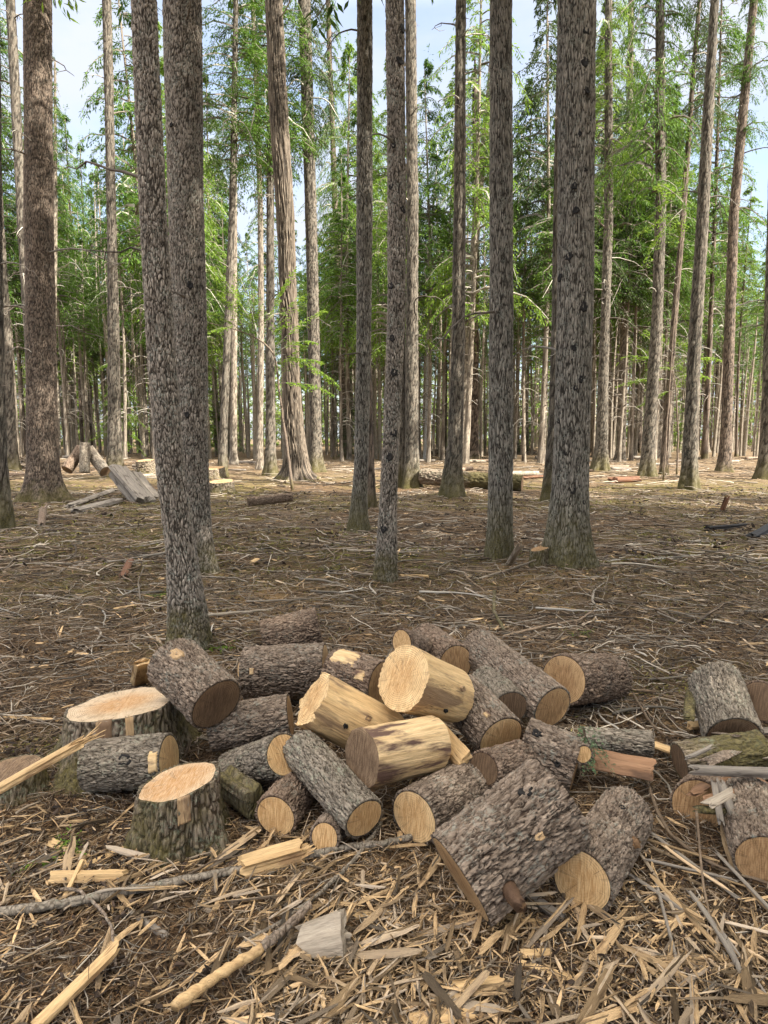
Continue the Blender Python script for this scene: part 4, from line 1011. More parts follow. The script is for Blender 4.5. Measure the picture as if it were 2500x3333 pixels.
# moss tufts
mb = MB()
def moss_at(x, y):
    v_ = sstep(-.25, .25, fbm(np.stack([x * .45, y * .45, x * 0], -1), 3, 31)) * sstep(4.6, 7.5, y) * .8
    for (hx, hy, hr, ha) in HUMPS[:-8]: v_ = np.maximum(v_, np.exp(-((x - hx) ** 2 + (y - hy) ** 2) / (hr * .8) ** 2))
    for (px, py, r_) in ((2350, 1600, 1.8), (2100, 1640, 1.6), (60, 1800, .7), (130, 1760, .6), (1550, 1640, 1.2), (2200, 2230, .5), (1950, 1880, .8), (180, 2440, .22), (1000, 1760, .8)):
        g = on_ground(px, py); v_ = np.maximum(v_, np.exp(-((x - g[0]) ** 2 / 3 + (y - g[1]) ** 2) / r_ ** 2) * 1.1)
    return v_ * sstep(-.2, .15, fbm(np.stack([x * 3.1, y * 3.1, x * 0], -1), 3, 35))
for n_, y0, y1, L0, L1, w in ((30000, 2.2, 9, .012, .035, .007), (42000, 8, 22, .03, .09, .020)):
    x, y = in_view(rl_, n_, y0, y1); k = rl_.random(len(x)) < moss_at(x, y); x, y = x[k], y[k]; m_ = len(x)
    slivers(mb, rl_, np.stack([x, y, soil(x, y) + .012 + .012 * rl_.random(m_)], -1), L0 + (L1 - L0) * rl_.random(m_), w * (.5 + rl_.random(m_)), w * .5 * np.ones(m_), rl_.random(m_) * 6.28, rl_.normal(0, .5, m_), rl_.normal(0, .5, m_))
tag(mb.build('moss_cover', M['moss_tuft'], smooth=False), 'patchy yellow green moss spread over the ground between the trunks', 'moss', kind='stuff')
# dark crumbs of bark and soil
mb = MB()
for n_, y0, y1, L0, L1, w in ((5000, 1.45, 3.4, .006, .035, .012), (6000, 3.2, 8, .015, .07, .02), (3500, 8, 20, .04, .2, .05)):
    x, y = in_view(rl_, n_, y0, y1); k = fbm(np.stack([x * 1.1, y * 1.1, x * 0], -1), 3, 71) > -.1; x, y = x[k], y[k]; m_ = len(x)
    slivers(mb, rl_, np.stack([x, y, soil(x, y) + .008 + .022 * rl_.random(m_) * (y < 3.4)], -1), L0 + (L1 - L0) * rl_.random(m_) ** 2, w * (.5 + rl_.random(m_)), w * .6 * (.5 + rl_.random(m_)), rl_.random(m_) * 6.28, rl_.normal(0, .5, m_), rl_.normal(0, .8, m_))
tag(mb.build('bark_crumbs', M['crumb'], smooth=False), 'dark crumbs of bark and soil lying in patches on the forest floor', 'bark crumbs', kind='stuff')
# small wood chips and splinters
def chip_density(x, y):
    d = .28 + .6 * (1 - sstep(1.8, 2.8, y)) ; d = d * (.16 + .84 * sstep(-.30, .25, fbm(np.stack([x * 1.6, y * 1.6, x * 0], -1), 2, 61)))
    return d
mb = MB()
for n_, y0, y1, L0, L1 in ((17000, 1.42, 2.7, .02, .13), (6500, 2.6, 4.6, .02, .12)):
    x, y = in_view(rl_, n_, y0, y1, 1.15); k = rl_.random(len(x)) < chip_density(x, y); x, y = x[k], y[k]; m_ = len(x)
    L = L0 + (L1 - L0) * rl_.random(m_) ** 1.6
    C = np.stack([x, y, soil(x, y) + .006 + .030 * rl_.random(m_) ** 1.5], -1)
    ya = np.where(rl_.random(m_) < .45, .95 + .6 * rl_.normal(0, 1, m_), rl_.random(m_) * 6.28)
    slivers(mb, rl_, C, L, (.003 + .010 * rl_.random(m_) ** 1.5) * (.6 + L / .1 * .5), .002 + .003 * rl_.random(m_), ya, rl_.normal(0, .2, m_), rl_.normal(0, .6, m_))
x, y = in_view(rl_, 2600, 4.5, 15); m_ = len(x); L = .05 + .22 * rl_.random(m_) ** 2
slivers(mb, rl_, np.stack([x, y, soil(x, y) + .02], -1), L, .008 + .02 * rl_.random(m_), .006 * np.ones(m_), rl_.random(m_) * 6.28, rl_.normal(0, .1, m_), rl_.normal(0, .4, m_))
tag(mb.build('splinter_litter', M['chip'], smooth=False), 'small pale wood splinters scattered thickly over the forest floor', 'splinters', kind='stuff')
# twigs
def twigs(mb, rng, x, y, L, r, curv=.5, lift=.01, K=7, sides=4):
    n_ = len(x); a = rng.random(n_) * 6.283; cv = rng.normal(0, curv, n_)
    s = np.linspace(-.5, .5, K)
    ang = a[:, None] + cv[:, None] * s[None] * 1.6 + rng.normal(0, .10, (n_, K)).cumsum(1)
    st = np.stack([np.cos(ang), np.sin(ang)], -1) * (L / (K - 1))[:, None, None]
    P = st.cumsum(1); P = P - P.mean(1, keepdims=True) + np.stack([x, y], -1)[:, None, :]
    z = gh(P[..., 0], P[..., 1]) + r[:, None] + lift * rng.random((n_, 1)) + lift * .8 * rng.random((n_, K)) + rng.normal(0, .06, (n_, 1)) * s[None] * L[:, None]
    z = z.astype(float)
    P = np.concatenate([P, z[..., None]], -1)
    mb.add(*tubes(P, r[:, None] * np.linspace(1, .45, K)[None] * (1 + .15 * rng.normal(0, 1, (n_, K))), sides))
mb = MB()
for n_, y0, y1, L0, L1, r0, r1 in ((2600, 1.45, 3.2, .05, .35, .0009, .0035), (7000, 3., 8., .08, .6, .0018, .006), (5600, 7.5, 20, .2, 1.1, .004, .012), (1900, 19, 48, .4, 1.8, .010, .024)):
    x, y = in_view(rl_, n_, y0, y1, .9); m_ = len(x); u_ = rl_.random(m_)
    twigs(mb, rl_, x, y, L0 + (L1 - L0) * rl_.random(m_) ** 1.8, r0 + (r1 - r0) * u_ ** 2, lift=.012 + .002 * y0)
tag(mb.build('twig_litter', M['twig']), 'tangle of thin bare twigs strewn over the forest floor', 'twigs', kind='stuff')
# individual chips: the largest ones of the foreground
CH = []
for q in range(14):
    mb = MB(); slivers(mb, rl_, np.zeros((1, 3)), np.array([1.]), np.array([.09 + .11 * rl_.random()]), np.array([.035 + .04 * rl_.random()]), np.zeros(1), np.zeros(1), np.zeros(1), bend=.05)
    if q % 2:
        for e in range(3): slivers(mb, rl_, np.array([[.3 * (-1) ** e, .02 * e - .02, .01 * e]]), np.array([.5]), np.array([.05]), np.array([.03]), rl_.normal(0, .06, 1), np.zeros(1), np.zeros(1))
    CH.append(mb.build('wood_chip', M['chip'], smooth=False))
x, y = in_view(rl_, 1400, 1.55, 2.75, 1.2); k = rl_.random(len(x)) < chip_density(x, y) ** 1.3; x, y = x[k][:285], y[k][:285]
for i in range(len(x)):
    o = CH[i % 14].copy(); COL.objects.link(o); L = float(.10 + .20 * rl_.random() ** 1.6)
    o.scale = (L, L * rl_.uniform(.7, 1.3) * (.12 / L) ** .5, L * rl_.uniform(.8, 1.4) * (.12 / L) ** .5)
    yaw = .95 + .5 * rl_.normal() if rl_.random() < .55 else rl_.random() * 6.28
    o.location = (float(x[i]), float(y[i]), float(gh(x[i], y[i])) + .018 + .022 * rl_.random()); o.rotation_euler = (rl_.normal() * .35, rl_.normal() * .14, yaw)
    tag(o, 'split pale wood chip lying among many others in the foreground litter', 'wood chip', 'large wood chips in the foreground litter')
for o in CH: bpy.data.objects.remove(o)
# individual fallen sticks of the middle ground
ST = []
for q in range(14):
    K = 12; s_ = np.linspace(0, 1, K); ang = np.cumsum(rl_.normal(0, .11, K)) + rl_.normal(0, .35) * s_
    P = np.stack([np.cumsum(np.cos(ang)) / K - .5, np.cumsum(np.sin(ang)) / K, .012 * rl_.random(K)], -1); P[:, 1] -= P[:, 1].mean()
    mb = MB(); mb.add(*tubes(P, np.linspace(1, .4, K) * .014 * (1 + .1 * rl_.normal(0, 1, K)), 7))
    for e in range(int(rl_.integers(0, 4))):
        i = int(rl_.integers(3, 10)); a_ = ang[i] + rl_.choice([-1, 1]) * (.5 + .4 * rl_.random()); l_ = .08 + .2 * rl_.random()
        d_ = np.array([math.cos(a_), math.sin(a_), .25 * rl_.random()]); Q = P[i] + d_ * l_ * np.linspace(0, 1, 4)[:, None] + rl_.normal(0, .006, (4, 3)) * np.linspace(0, 1, 4)[:, None]
        mb.add(*tubes(Q, np.linspace(.007, .003, 4), 5))
    ST.append(mb.build('fallen_stick', M['stick_pale' if q % 2 else 'twig']))
for i in range(285):
    y = 2.9 + 9.5 * rl_.random() ** 1.3; x = (rl_.random() * 2 - 1) * y * .58
    if 2.2 < y < 3.6 and -1.3 < x < 1.1: continue
    if i % 9 == 0: x = abs(x) * .6 + .2 * y * .5
    o = ST[i % 14].copy(); COL.objects.link(o); L = float((.28 + .55 * rl_.random() ** 1.5) * (1 if y < 6 else 1.35)); o.scale = (L, L, L)
    tk = float(rl_.uniform(.6, 1.15)) if y > 4 else .8; o.scale = (L, L * rl_.choice([-1, 1]) * 1., L * tk)
    o.location = (x, y, float(gh(x, y)) + .016 * L + .008); o.rotation_euler = (0, rl_.normal() * .03, rl_.normal(0, .7) if rl_.random() < .6 else rl_.random() * 6.28)
    tag(o, 'bleached bare stick lying among others on the forest floor behind the pile', 'stick', 'bare sticks lying on the forest floor')
for o in ST: bpy.data.objects.remove(o)

# ------------------------------------------------------------------ single branches, sticks, split pieces
def poly_px(pts, lift=.0):
    """photo points as (x, y) on the ground or (x, y, Y) at a distance, or with height as (x, y, None, h)"""
    out = []
    for p in pts:
        if len(p) == 2: g = on_ground(*p); g[2] += lift
        elif len(p) == 3: g = at_Y(*p)
        else:
            d = ray(p[0], p[1]); t_ = (p[3] - CAM_H) / d[2]; g = np.array([0, 0, CAM_H]) + d * t_
        out.append(g)
    return np.array(out)
def resample(P, K, rng, jit):
    d = np.concatenate([[0], np.cumsum(np.linalg.norm(np.diff(P, axis=0), axis=1))]); s = np.linspace(0, d[-1], K)
    Q = np.stack([np.interp(s, d, P[:, k]) for k in range(3)], -1)
    w = np.array([.25, .5, .25])
    for _ in range(2):
        Q[1:-1] = Q[:-2] * .25 + Q[1:-1] * .5 + Q[2:] * .25
    return Q + rng.normal(0, jit, Q.shape)
def stick(label, pts, r0, r1, mat='twig', lift=.01, K=26, jit=.0015, twigs_=0, name='branch', cat='branch', group=None, bark=None, seed=1, tl=.25):
    rng = np.random.default_rng(seed); P = resample(poly_px(pts, lift + r0), K, rng, jit)
    base = P[K // 2].copy(); base[2] = min(P[:, 2].min(), base[2])
    t = empty(name, tuple(base), label, cat, group); P = P - base
    rr = np.linspace(r0, r1, K) * (1 + .06 * rng.normal(0, 1, K))
    mb = MB(); Vs, Fs = tubes(P, rr, 14); Vs = Vs.reshape(K, 14, 3); Vs = Vs + rng.normal(0, r0 * .05, Vs.shape); mb.add(Vs.reshape(-1, 3), Fs)
    mb.build('stem', M[bark or mat], t)
    for q in range(twigs_):
        i = int(rng.integers(3, K - 3)); l_ = tl * (.4 + .8 * rng.random()); a_ = rng.random() * 6.28
        T_ = P[min(i + 1, K - 1)] - P[i]; T_ /= np.linalg.norm(T_) + 1e-9
        d_ = T_ * .7 + np.array([math.cos(a_), math.sin(a_), .3 * rng.random()]) * .7
        Q = P[i] + d_ * l_ * np.linspace(0, 1, 6)[:, None] + np.cumsum(rng.normal(0, .012, (6, 3)), 0) * l_ * 3
        mb = MB(); mb.add(*tubes(Q, np.linspace(rr[i] * .4, rr[i] * .15, 6), 6)); mb.build('twig', M[mat], t)
    return t
stick('long thin bark covered branch lying across the whole left foreground', [(-40, 3000), (180, 2971), (377, 2934), (603, 2888), (829, 2843), (980, 2813), (1130, 2779), (1250, 2768), (1345, 2742)], .016, .013, 'twig', .012, bark='bark_log_lichen', twigs_=3, K=60, seed=2)
stick('stick with peeled pale lower half and dark bark tip, at the bottom centre', [(570, 3345), (720, 3240), (851, 3152)], .016, .014, 'wood_split', .05, name='stick', cat='stick', seed=3)
stick('dark bark covered end of the peeled stick pointing up to the right', [(851, 3150), (930, 3085), (1013, 3005)], .0145, .012, 'twig', .052, name='stick', cat='stick', bark='bark_log', seed=4)
stick('lichen covered branch running down from the pile to the bottom centre', [(1240, 2700), (1180, 2790), (1100, 2880), (1010, 2960), (900, 3040), (800, 3090)], .009, .006, 'twig', .02, bark='bark_log_lichen', twigs_=9, seed=5)
stick('thin white bare twig standing upright before the right heap', [(2267, 2640, 2.35), (2278, 2760, 2.32), (2290, 2890, 2.2), (2335, 3085, 2.0)], .0045, .0035, 'twig', .0, name='stick', cat='stick', seed=6, jit=.0006)
stick('long curved grey branch right of the biggest round cut end', [(2090, 2520), (2140, 2660), (2180, 2740), (2300, 2830), (2500, 2900)], .008, .006, 'twig', .02, twigs_=5, seed=7)
stick('pale branch snaking over the ground behind the pile at right centre', [(1640, 2080), (1800, 2040), (1880, 2030), (1940, 1990)], .012, .006, 'twig', .012, seed=8)
stick('long pale curved branch reaching the right frame edge in the mid ground', [(2270, 2034), (2350, 1975), (2420, 1958), (2510, 1955)], .012, .007, 'twig', .012, seed=9, twigs_=2)
stick('long straight grey stick lying horizontally behind the right logs', [(1560, 2010), (1840, 2008), (2050, 2018), (2270, 2022)], .010, .005, 'twig', .012, seed=10, twigs_=3)
stick('arched bare stick near the foot of the nearest trunk, left side', [(458, 1960), (450, 1900), (470, 1840), (540, 1805)], .008, .005, 'twig', .012, seed=11)
stick('grey stick leaning up to the small dark stump in the sawdust', [(1560, 1890), (1660, 1860), (1745, 1822, 7.7)], .014, .008, 'twig', .01, seed=12)
stick('tan stick pointing up left from the ground behind the right heap', [(2060, 2280), (2120, 2380), (2170, 2420)], .008, .006, 'twig', .03, seed=13)
stick('dark forked twig curling over the left foreground chips', [(200, 2925), (260, 2930), (330, 2990), (370, 3060), (378, 3180)], .006, .004, 'twig', .03, seed=14, bark='bark_log', twigs_=2)
stick('thick mossy stick lying behind the pile, right of the central trunk', [(1610, 1935), (1606, 2000), (1640, 2060)], .018, .012, 'twig', .012, seed=15, bark='bark_stump')
stick('beige broken stick lying above the rearmost right log', [(1930, 1965), (2110, 1968)], .016, .011, 'twig', .012, seed=16, name='stick', cat='stick')
stick('bright stick behind the short rear logs near the left trunk', [(712, 2098), (800, 2062), (890, 2048)], .009, .005, 'twig', .01, seed=17, name='stick', cat='stick')

def piece(label, A, B, w, h, mat='wood_split', seed=1, name='split_wood', cat='split wood', group=None, lift=0., jag=.06, roll=0., K=16, n=12, spl=0, taper=(1, 1), end=None, sweep=0.):
    """split or broken wood: rough many sided bar from A to B, splintered ends"""
    rng = np.random.default_rng(seed + 500)
    P = poly_px([A, B]); P[:, 2] += lift + (h / 2 if len(A) == 2 else 0)
    d = P[1] - P[0]; L = np.linalg.norm(d); X = d / L; c = P.mean(0)
    Yv = np.cross([0, 0, 1.], X); Yv /= np.linalg.norm(Yv); Zv = np.cross(X, Yv)
    Rm = Matrix(np.stack([X, Yv, Zv], 1).tolist()) @ Matrix.Rotation(roll, 3, 'X')
    base = np.array([c[0], c[1], min(float(gh(c[0], c[1])), c[2])])
    t = empty(name, tuple(base), label, cat, group)
    th = np.arange(n) * 2 * np.pi / n; prof = .72 + .28 * rng.random(n)
    if n > 24: prof = .8 + .5 * fbm(np.stack([np.cos(th) * 2, np.sin(th) * 2, th * 0 + seed], -1), 3, seed)
    prof *= 1 / np.maximum(np.abs(np.cos(th)), np.abs(np.sin(th))) ** (.15 if mat.startswith('bark') else .7)
    xs = np.linspace(-.5, .5, K); tp = np.interp(xs, [-.5, .5], taper)
    TH, XS = np.meshgrid(th, xs)
    rr = prof[None] * tp[:, None] * (1 + .10 * fbm(np.stack([np.cos(TH) * 3 + seed, np.sin(TH) * 3, XS * 2.5], -1), 3, seed))
    Xp = XS * L
    j = rng.normal(0, 1, n) * jag * L
    e = sstep(.36, .5, np.abs(XS)); Xp = Xp + np.where(XS > 0, 1, 1) * e * np.where(XS > 0, j[None], np.roll(j, 3)[None])
    V = np.stack([Xp, rr * np.cos(TH) * w / 2 + sweep * (XS ** 2 - .1) * L, rr * np.sin(TH) * h / 2], -1)
    mb = MB(); mb.add(V.reshape(-1, 3), grid_faces(K, n)); nb_ = mb.n
    for row, s_ in ((0, -1), (K - 1, 1)):
        cc = V[row].mean(0); mid = V[row] * .5 + cc * .5; mid[:, 0] += rng.normal(0, jag * .4, n) * L
        VV = np.concatenate([V[row], mid, cc[None]]); i = np.arange(n); k2 = (i + 1) % n
        F1 = np.stack([i, k2, n + k2, n + i], -1); F2 = np.stack([n + i, n + k2, np.full(n, 2 * n)], -1)
        if s_ < 0: F1 = F1[:, ::-1]; F2 = F2[:, ::-1]
        mb.add(VV, [F1, F2])
    mb.build('wood', M[mat], t, loc=tuple(c - base), rot=Rm.to_quaternion(), smooth=mat.startswith('bark'))
    for q in range(spl):
        mb = MB(); l_ = L * (.18 + .22 * rng.random())
        slivers(mb, rng, np.array([[L * .5 + l_ * .25, (rng.random() - .5) * w * .8, (rng.random() - .5) * h * .8]]), np.array([l_]), np.array([w * .14]), np.array([h * .12]), rng.normal(0, .22, 1), rng.normal(0, .18, 1), np.zeros(1))
        mb.build('splinter', M[mat], t, loc=tuple(c - base), rot=Rm.to_quaternion(), smooth=False)
    return t
piece('long split beam with a frayed upper end at the left edge, below the widest stump', (-40, 2588, 2.66), (262, 2418, 2.72), .050, .045, seed=1, spl=8, n=16)
piece('thin split lath lying left of the widest stump', (-20, 2335), (190, 2348), .03, .015, seed=2)
piece('short rounded split billet lying in the left foreground', (168, 2878), (408, 2872), .055, .045, seed=3, jag=.02)
piece('thick split rail standing up from the bottom left corner', (110, 3345, None, .03), (377, 3085, None, .07), .045, .03, seed=4)
piece('splintered pale block with upright slivers in front of the small cut ends', (785, 2822, None, .04), (978, 2766, None, .05), .10, .07, seed=5, jag=.03, spl=7, n=26, K=22)
piece('dark mossy lump of wood in the gap right of the smaller stump', (742, 2545, 2.84), (838, 2612, 2.70), .17, .16, 'bark_stump', seed=27, jag=.02, n=48, K=30)
piece('grey weathered square block lying in the bottom centre chips', (985, 3062, None, .04), (1120, 3030, None, .07), .13, .12, 'wood_weathered', seed=6, jag=.09, roll=.9, n=15, K=9, taper=(.8, 1.1), spl=2)
piece('pointed offcut in the left foreground beside a thin crossing stick', (170, 2752), (285, 2808), .05, .025, seed=7, spl=2)
piece('pale offcut crossing behind the rounded billet in the left foreground', (270, 2832), (400, 2772), .03, .02, seed=8, spl=2)
piece('peeled straight peg lying over the rounded billet', (200, 2950), (268, 2810, None, .05), .02, .014, seed=9, jag=.03)
piece('small grey slat in the dark litter of the left foreground', (430, 2978), (540, 3052), .028, .015, 'wood_grey', seed=10)
piece('pale wedge standing behind the thick tipped log', (455, 2232), (470, 2170, None, .34), .13, .05, seed=11)
piece('split wedge with a pale strip between the dark streaked log and the steep log', (1400, 2350, 3.08), (1515, 2480, 2.78), .10, .06, seed=12, jag=.02, roll=.8)
piece('slab of reddish bark lying right of the pale small end', (1935, 2470, None, .13), (2125, 2505, None, .11), .14, .02, 'slab_red', seed=13, jag=.05, roll=.5)
piece('fan of long splinters at the end of the slim grey log', (2110, 2418, None, .07), (2230, 2460, None, .05), .07, .03, seed=14, spl=12, jag=.1)
piece('torn grey branch lying over the rusty ended log at right', (2265, 2508, None, .235), (2530, 2518, None, .22), .045, .04, 'wood_grey', seed=15, spl=4, n=18, jag=.06)
piece('torn splinter hanging from the grey branch over the rusty cut end', (2345, 2545, None, .21), (2405, 2700, None, .10), .035, .02, 'wood_grey', seed=16, jag=.08)
piece('second torn splinter hanging beside the first, shorter', (2325, 2550, None, .2), (2345, 2670, None, .12), .03, .02, 'wood_grey', seed=17, jag=.08)
piece('pale lump of wood before the mossy weathered log', (2240, 2445), (2340, 2440), .05, .04, seed=18, lift=.12)
piece('long brown billet lying under the broken stub of the biggest log', (1690, 2905), (1830, 3010), .05, .035, 'wood_grey', seed=19)
piece('pale splintery slat in front of the biggest log', (1630, 2985), (1810, 3020), .03, .015, seed=20)
piece('white smooth slat in the middle of the foreground chips', (1700, 3145), (1865, 3195), .03, .018, seed=21, mat='wood_split')
piece('brown laths lying flat near the lower right chips', (1700, 3115), (1790, 3112), .035, .02, seed=22)
piece('broad split chunk with an orange face near the bottom centre right', (1480, 3235), (1640, 3215), .045, .03, seed=23)
piece('long flat plank piece cut by the bottom edge', (1340, 3345), (1545, 3310), .06, .03, seed=24)
piece('pale short slat in the dark litter right of the grey block', (1155, 2988), (1270, 2978), .035, .018, seed=25)
for q in range(16):
    x0 = 2060 + 20 * q + RNG.normal(0, 70); y0 = 2740 + 22 * q + RNG.normal(0, 45)
    piece('long weathered splinter in the fan of slats at the lower right', (x0, y0), (x0 + 60 + 260 * RNG.random(), y0 + 60 + 240 * RNG.random()), .010 + .015 * RNG.random(), .010, ['chip', 'wood_grey', 'chip', 'wood_grey'][q % 4], seed=40 + q, lift=.02 + .02 * RNG.random(), group='fan of long splinters at the lower right', name='splinter_slat', cat='splinter', sweep=RNG.normal(0, .08), n=6)
rh = np.random.default_rng(63)
for q in range(18):
    x0 = 2230 + 260 * rh.random(); y0 = 2330 + 330 * rh.random(); a_ = rh.normal(0, .5); l_ = 70 + 130 * rh.random(); h0 = .03 + .20 * rh.random()
    piece('broken weathered piece of branch or bark tangled in the heap at the right edge', (x0, y0, None, h0), (x0 + l_ * math.cos(a_), y0 + l_ * math.sin(a_) * .7, None, max(.03, h0 + rh.normal(0, .05))),
          .02 + .05 * rh.random(), .012 + .02 * rh.random(), ['wood_grey', 'bark_log', 'wood_weathered', 'slab_red', 'bark_stump'][q % 5], seed=200 + q, jag=.08, group='broken pieces in the right heap', name='broken_piece', cat='wood piece', n=9, K=10, spl=1 + q % 2, sweep=rh.normal(0, .12))
# middle ground
piece('weathered silver broken log leaning on the ground with a mossy side', (505 - 120, 1535, 17.6), (475, 1640, 16.2), .55, .42, 'wood_grey', seed=60, jag=.03, n=22, name='weathered_log', cat='log')
piece('dark split half of the weathered log lying behind it', (440, 1545, 17.9), (510, 1630, 17.2), .35, .25, 'wood_grey', seed=61, jag=.06, name='weathered_log', cat='log')
piece('grey flat slab lying left of the weathered leaning log', (245, 1672), (385, 1632), .30, .12, 'wood_grey', seed=62, jag=.04, name='weathered_slab', cat='slab')
piece('second darker slab lying behind the grey flat slab', (225, 1655), (370, 1600), .22, .10, 'wood_grey', seed=63, jag=.05, name='weathered_slab', cat='slab')
log('upright middle piece of the three leaning logs in the sunlight', (277, 1442, 24.5), (275, 1538, 24.3), .17, 'bark_far', ('cut_stump', None), 64, group='three logs propped like a tent', res=4, relief=.02, cell=(.06, .1))
log('left sloping log propped against the upright piece', (266, 1460, 25.), (218, 1530, 24.4), .20, 'bark_log_red', (D_, D_), 65, group='three logs propped like a tent', res=4, relief=.02, cell=(.06, .1))
log('right sloping log propped against the upright piece', (290, 1465, 25.), (342, 1535, 24.4), .20, 'bark_far', (D_, D_), 66, group='three logs propped like a tent', res=4, relief=.02, cell=(.06, .1))
log('dark rotten log lying in the middle distance left of the central trunks', (952, 1618, 15.6), (806, 1634, 15.2), .09, 'bark_log_red', (D_, D_), 67, group=None, name='fallen_log', res=3, relief=.02)
log('mossy fallen log running behind the central trunks', (1370, 1550, 21.), (1700, 1574, 20.), .24, 'bark_stump', (D_, D_), 68, group=None, name='fallen_log', res=4, relief=.03, cell=(.06, .2))
piece('torn pale splintered stub beside the small dark stump', (1655, 1845), (1688, 1790, 7.75), .09, .05, 'wood_weathered', seed=69, jag=.12, spl=3, name='broken_stub', cat='stub')
piece('ragged rust red stub standing in the moss at right', (2352, 1665), (2366, 1628, 14.6), .16, .10, 'rot', seed=70, jag=.12, spl=3, name='broken_stub', cat='stub')
piece('small dark broken stub standing in the left middle ground', (135, 1715), (142, 1660, 12.6), .14, .1, 'bark_log_red', seed=71, jag=.12, spl=2, name='broken_stub', cat='stub')
piece('charred branch lying at the right edge of the middle ground', (2300, 1728), (2420, 1718), .12, .08, 'char', seed=72, name='charred_wood', cat='charred wood')
piece('charred chunk at the right frame edge beside the charred branch', (2450, 1760), (2520, 1720), .18, .12, 'char', seed=73, name='charred_wood', cat='charred wood')
piece('tan chopped wedge lying right of the central spotted trunk', (1302, 1882), (1395, 1884), .06, .05, seed=74, jag=.03)
piece('pale chip block lying in the left middle ground', (818, 1838), (838, 1828), .09, .05, seed=75, jag=.03)
piece('pale flat chip left of the nearest trunk', (372, 1986), (436, 1974), .06, .02, seed=76)
piece('orange rotten wood strewn left of the nearest trunk', (400, 1880), (425, 1830), .10, .05, 'rot', seed=77, jag=.1)
piece('rusty rotten log patch behind the widest trunk', (1690, 1560), (1790, 1556), .5, .12, 'rot', seed=78, jag=.08, name='rotten_log', cat='log')
piece('crumbling dark red log right of the crooked limbed trunk', (1995, 1572), (2075, 1568), .5, .22, 'rot', seed=79, jag=.08, name='rotten_log', cat='log')
# long pale logs and brush on the far sunlit ground
rf_ = np.random.default_rng(314)
for q in range(46):
    y = 24 + 26 * rf_.random(); x = (rf_.random() * 2 - 1) * y * .56; L = .8 + 2.6 * rf_.random() ** 2; a_ = rf_.normal(0, .6)
    K = 7; P = np.stack([np.linspace(-.5, .5, K) * L, rf_.normal(0, .03, K), np.zeros(K)], -1)
    r_ = .05 + .09 * rf_.random(); mb = MB(); mb.add(*tubes(P, np.linspace(1, .75, K) * r_, 9))
    o = mb.build('felled_pole', M[['wood_grey', 'bark_far', 'wood_grey', 'bark_log_red'][q % 4]]); o.location = (x, y, float(gh(x, y)) + r_ * .8); o.rotation_euler = (0, rf_.normal() * .04, a_)
    tag(o, 'short felled pole lying on the sunlit ground between the far trunks', 'felled pole', 'felled poles on the far sunlit ground')
for q, (px, py, wd, lab) in enumerate(((1700, 1478, 2.2, 'brush pile between the two widest trunks far back'), (2380, 1462, 4.5, 'large brush pile in the far right clearing'), (1430, 1482, 1.8, 'low brush heap beyond the central trunks'), (70, 1520, 1.6, 'low brush heap at the far left'))):
    g = on_ground(px, py); n_ = 260; mb = MB(); rp = np.random.default_rng(800 + q)
    x = rp.normal(0, wd * .45, n_); y = rp.normal(0, wd * .3, n_); hh = wd * .30 * np.exp(-(x ** 2 + y ** 2) / (wd * .5) ** 2)
    a_ = rp.random(n_) * 6.28; L = .5 + 1.2 * rp.random(n_); s_ = np.linspace(-.5, .5, 6)
    P = np.stack([x[:, None] + np.cos(a_)[:, None] * s_ * L[:, None], y[:, None] + np.sin(a_)[:, None] * s_ * L[:, None], (hh * rp.random(n_))[:, None] + .05 + rp.normal(0, .25, (n_, 1)) * s_ * L[:, None]], -1) + rp.normal(0, .03, (n_, 6, 3))
    mb.add(*tubes(P, np.linspace(1, .4, 6)[None] * (.012 + .03 * rp.random((n_, 1))), 4))
    o = mb.build('brush_pile', M['twig']); o.location = tuple(g); tag(o, lab, 'brush pile', kind='stuff')

# ------------------------------------------------------------------ young hemlocks with low green sprays
def sapling(label, stem, Y, w0, branches, seed, leaf=.09, lw=.022, mat='leaf_bright'):
    rng = np.random.default_rng(seed)
    P = np.array([at_Y(x, y, Y) for x, y in stem]); base = P[0].copy(); base[2] = float(gh(base[0], base[1])) ; P[0] = base
    t = empty('hemlock_sapling', tuple(base), label, 'sapling'); Q = resample(P, 30, rng, .006) - base
    mb = MB(); mb.add(*tubes(Q, np.linspace(w0, w0 * .3, 30), 8)); mb.build('trunk', M['bark_trunk_brown'], t)
    for (x0, y0, x1, y1, dy) in branches:
        a = at_Y(x0, y0, Y) - base; b_ = at_Y(x1, y1, Y + dy) - base; s_ = np.linspace(0, 1, 8)[:, None]
        Pb = a + (b_ - a) * s_; Pb[:, 2] += .18 * np.linalg.norm(b_ - a) * (s_[:, 0] * (1 - s_[:, 0])) * 2; Pb += rng.normal(0, .015, Pb.shape) * s_
        mb = MB(); mb.add(*tubes(Pb, np.linspace(.012, .003, 8), 5), mi=1); needles(mb, np.array([Pb]), rng, per=46, tw=.36, leaf=leaf, w=lw, droop=.25, flat=.2)
        mb.build('spray', [M[mat], M['dead_branch']], t, smooth=False)
    return t
g = on_ground(950, 1596)
sapling('thin bent hemlock left of the cedar with feathery green sprays', [(952, 1596), (938, 1480), (912, 1300), (897, 1150), (850, 1105), (784, 1077), (680, 1050)], float(g[1]), .05,
        [(897, 1150, 1100, 1255, .5), (905, 1250, 1080, 1280, -.3), (890, 1140, 1060, 1010, .3), (850, 1105, 960, 880, .2), (784, 1077, 660, 1010, .2), (800, 1085, 720, 960, -.4), (840, 1100, 780, 900, .6), (760, 1070, 680, 1080, -.5),
         (897, 1150, 1020, 1110, -.6), (870, 1115, 990, 960, .9), (850, 1105, 690, 880, -.5), (900, 1180, 1050, 1180, .2), (905, 1230, 990, 1130, -.4), (820, 1090, 830, 940, .1)], 71)
g = on_ground(2203, 1549)
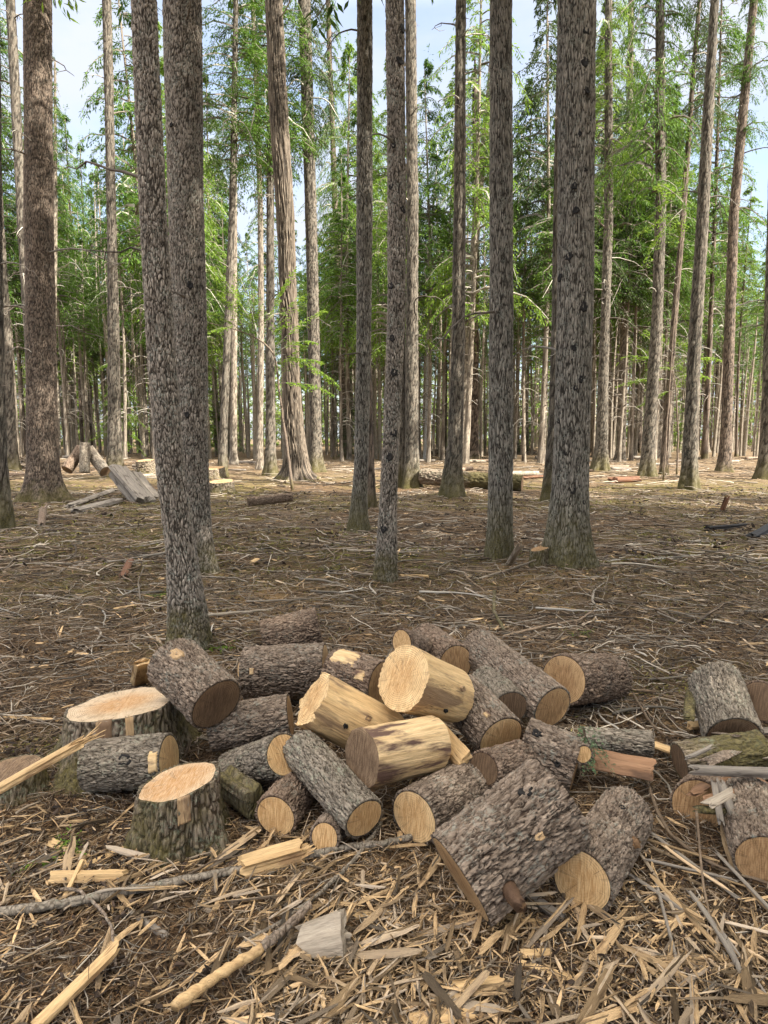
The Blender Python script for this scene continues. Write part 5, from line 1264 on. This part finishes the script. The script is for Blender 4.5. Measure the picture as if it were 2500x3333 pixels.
sapling('thin dark hemlock sapling among the right hand trunks with low green sprays', [(2203, 1549), (2208, 1420), (2200, 1260), (2185, 1180), (2192, 1060)], float(g[1]), .045,
        [(2200, 1240, 2010, 1255, .4), (2195, 1200, 2030, 1160, -.3), (2195, 1190, 2340, 1170, .3), (2190, 1150, 2280, 1090, .2), (2190, 1150, 2100, 1080, -.3), (2200, 1270, 2080, 1320, .5), (2195, 1210, 2110, 1200, -.6), (2200, 1230, 2300, 1230, .5)], 72)
sapling('leafy green spray hanging in front of the slim trunks at upper right', [(2160, 1546), (2190, 1100), (2222, 700), (2230, 560)], 24., .03,
        [(2222, 690, 2080, 760, .5), (2224, 660, 2140, 600, -.4), (2226, 640, 2240, 560, .3), (2222, 680, 2100, 860, -.3), (2224, 700, 2190, 790, .5), (2226, 620, 2120, 700, .2)], 73)
for (lab, P0, P1, mt) in (('grey green lichen covered twig hanging beside the pale small log end', (1880, 2340, 3.0), (1938, 2455, 2.9), 'lichen'),):
    rp_ = np.random.default_rng(950); a = at_Y(*P0); b_ = at_Y(*P1); base = (a + b_) / 2; s_ = np.linspace(0, 1, 8)[:, None]
    Pb = a + (b_ - a) * s_ + rp_.normal(0, .003, (8, 3)) - base; mb = MB(); mb.add(*tubes(Pb, .003 * np.ones(8), 5), mi=1)
    needles(mb, np.array([Pb]), rp_, per=60, tw=.14, leaf=.012, w=.003, droop=.3)
    o = mb.build('lichen_twig', [M[mt], M['twig']], smooth=False); o.location = tuple(base); tag(o, lab, 'twig')
# small bright green sprigs on the ground
for q, (px, py, lab) in enumerate(((150, 2785, 'tiny green sprig in the left foreground chips'), (505, 1938, 'tiny green sprig left of the nearest trunk'), (710, 2105, 'small green sprig at the foot of the nearest trunk'), (1880, 2062, 'bright green seedling leaf behind the rearmost right log'), (820, 2550, 'green lichen twig stuck before the lichen grey log'))):
    g = on_ground(px, py); rp = np.random.default_rng(900 + q); mb = MB(); n_ = 5; a_ = rp.random(n_) * 6.28
    P = branch_curves(rp, np.zeros(n_), a_, .05 + .06 * rp.random(n_), .3 * np.ones(n_), None, lift=.6 * np.ones(n_))
    mb.add(*tubes(P, .0012 * np.ones((n_, 7)), 4), mi=1); needles(mb, P, rp, per=8, tw=.3, leaf=.014, w=.004)
    o = mb.build('green_sprig', [M['leaf_bright'], M['twig']], smooth=False); o.location = tuple(g); tag(o, lab, 'sprig')
print('objects', len(COL.objects))
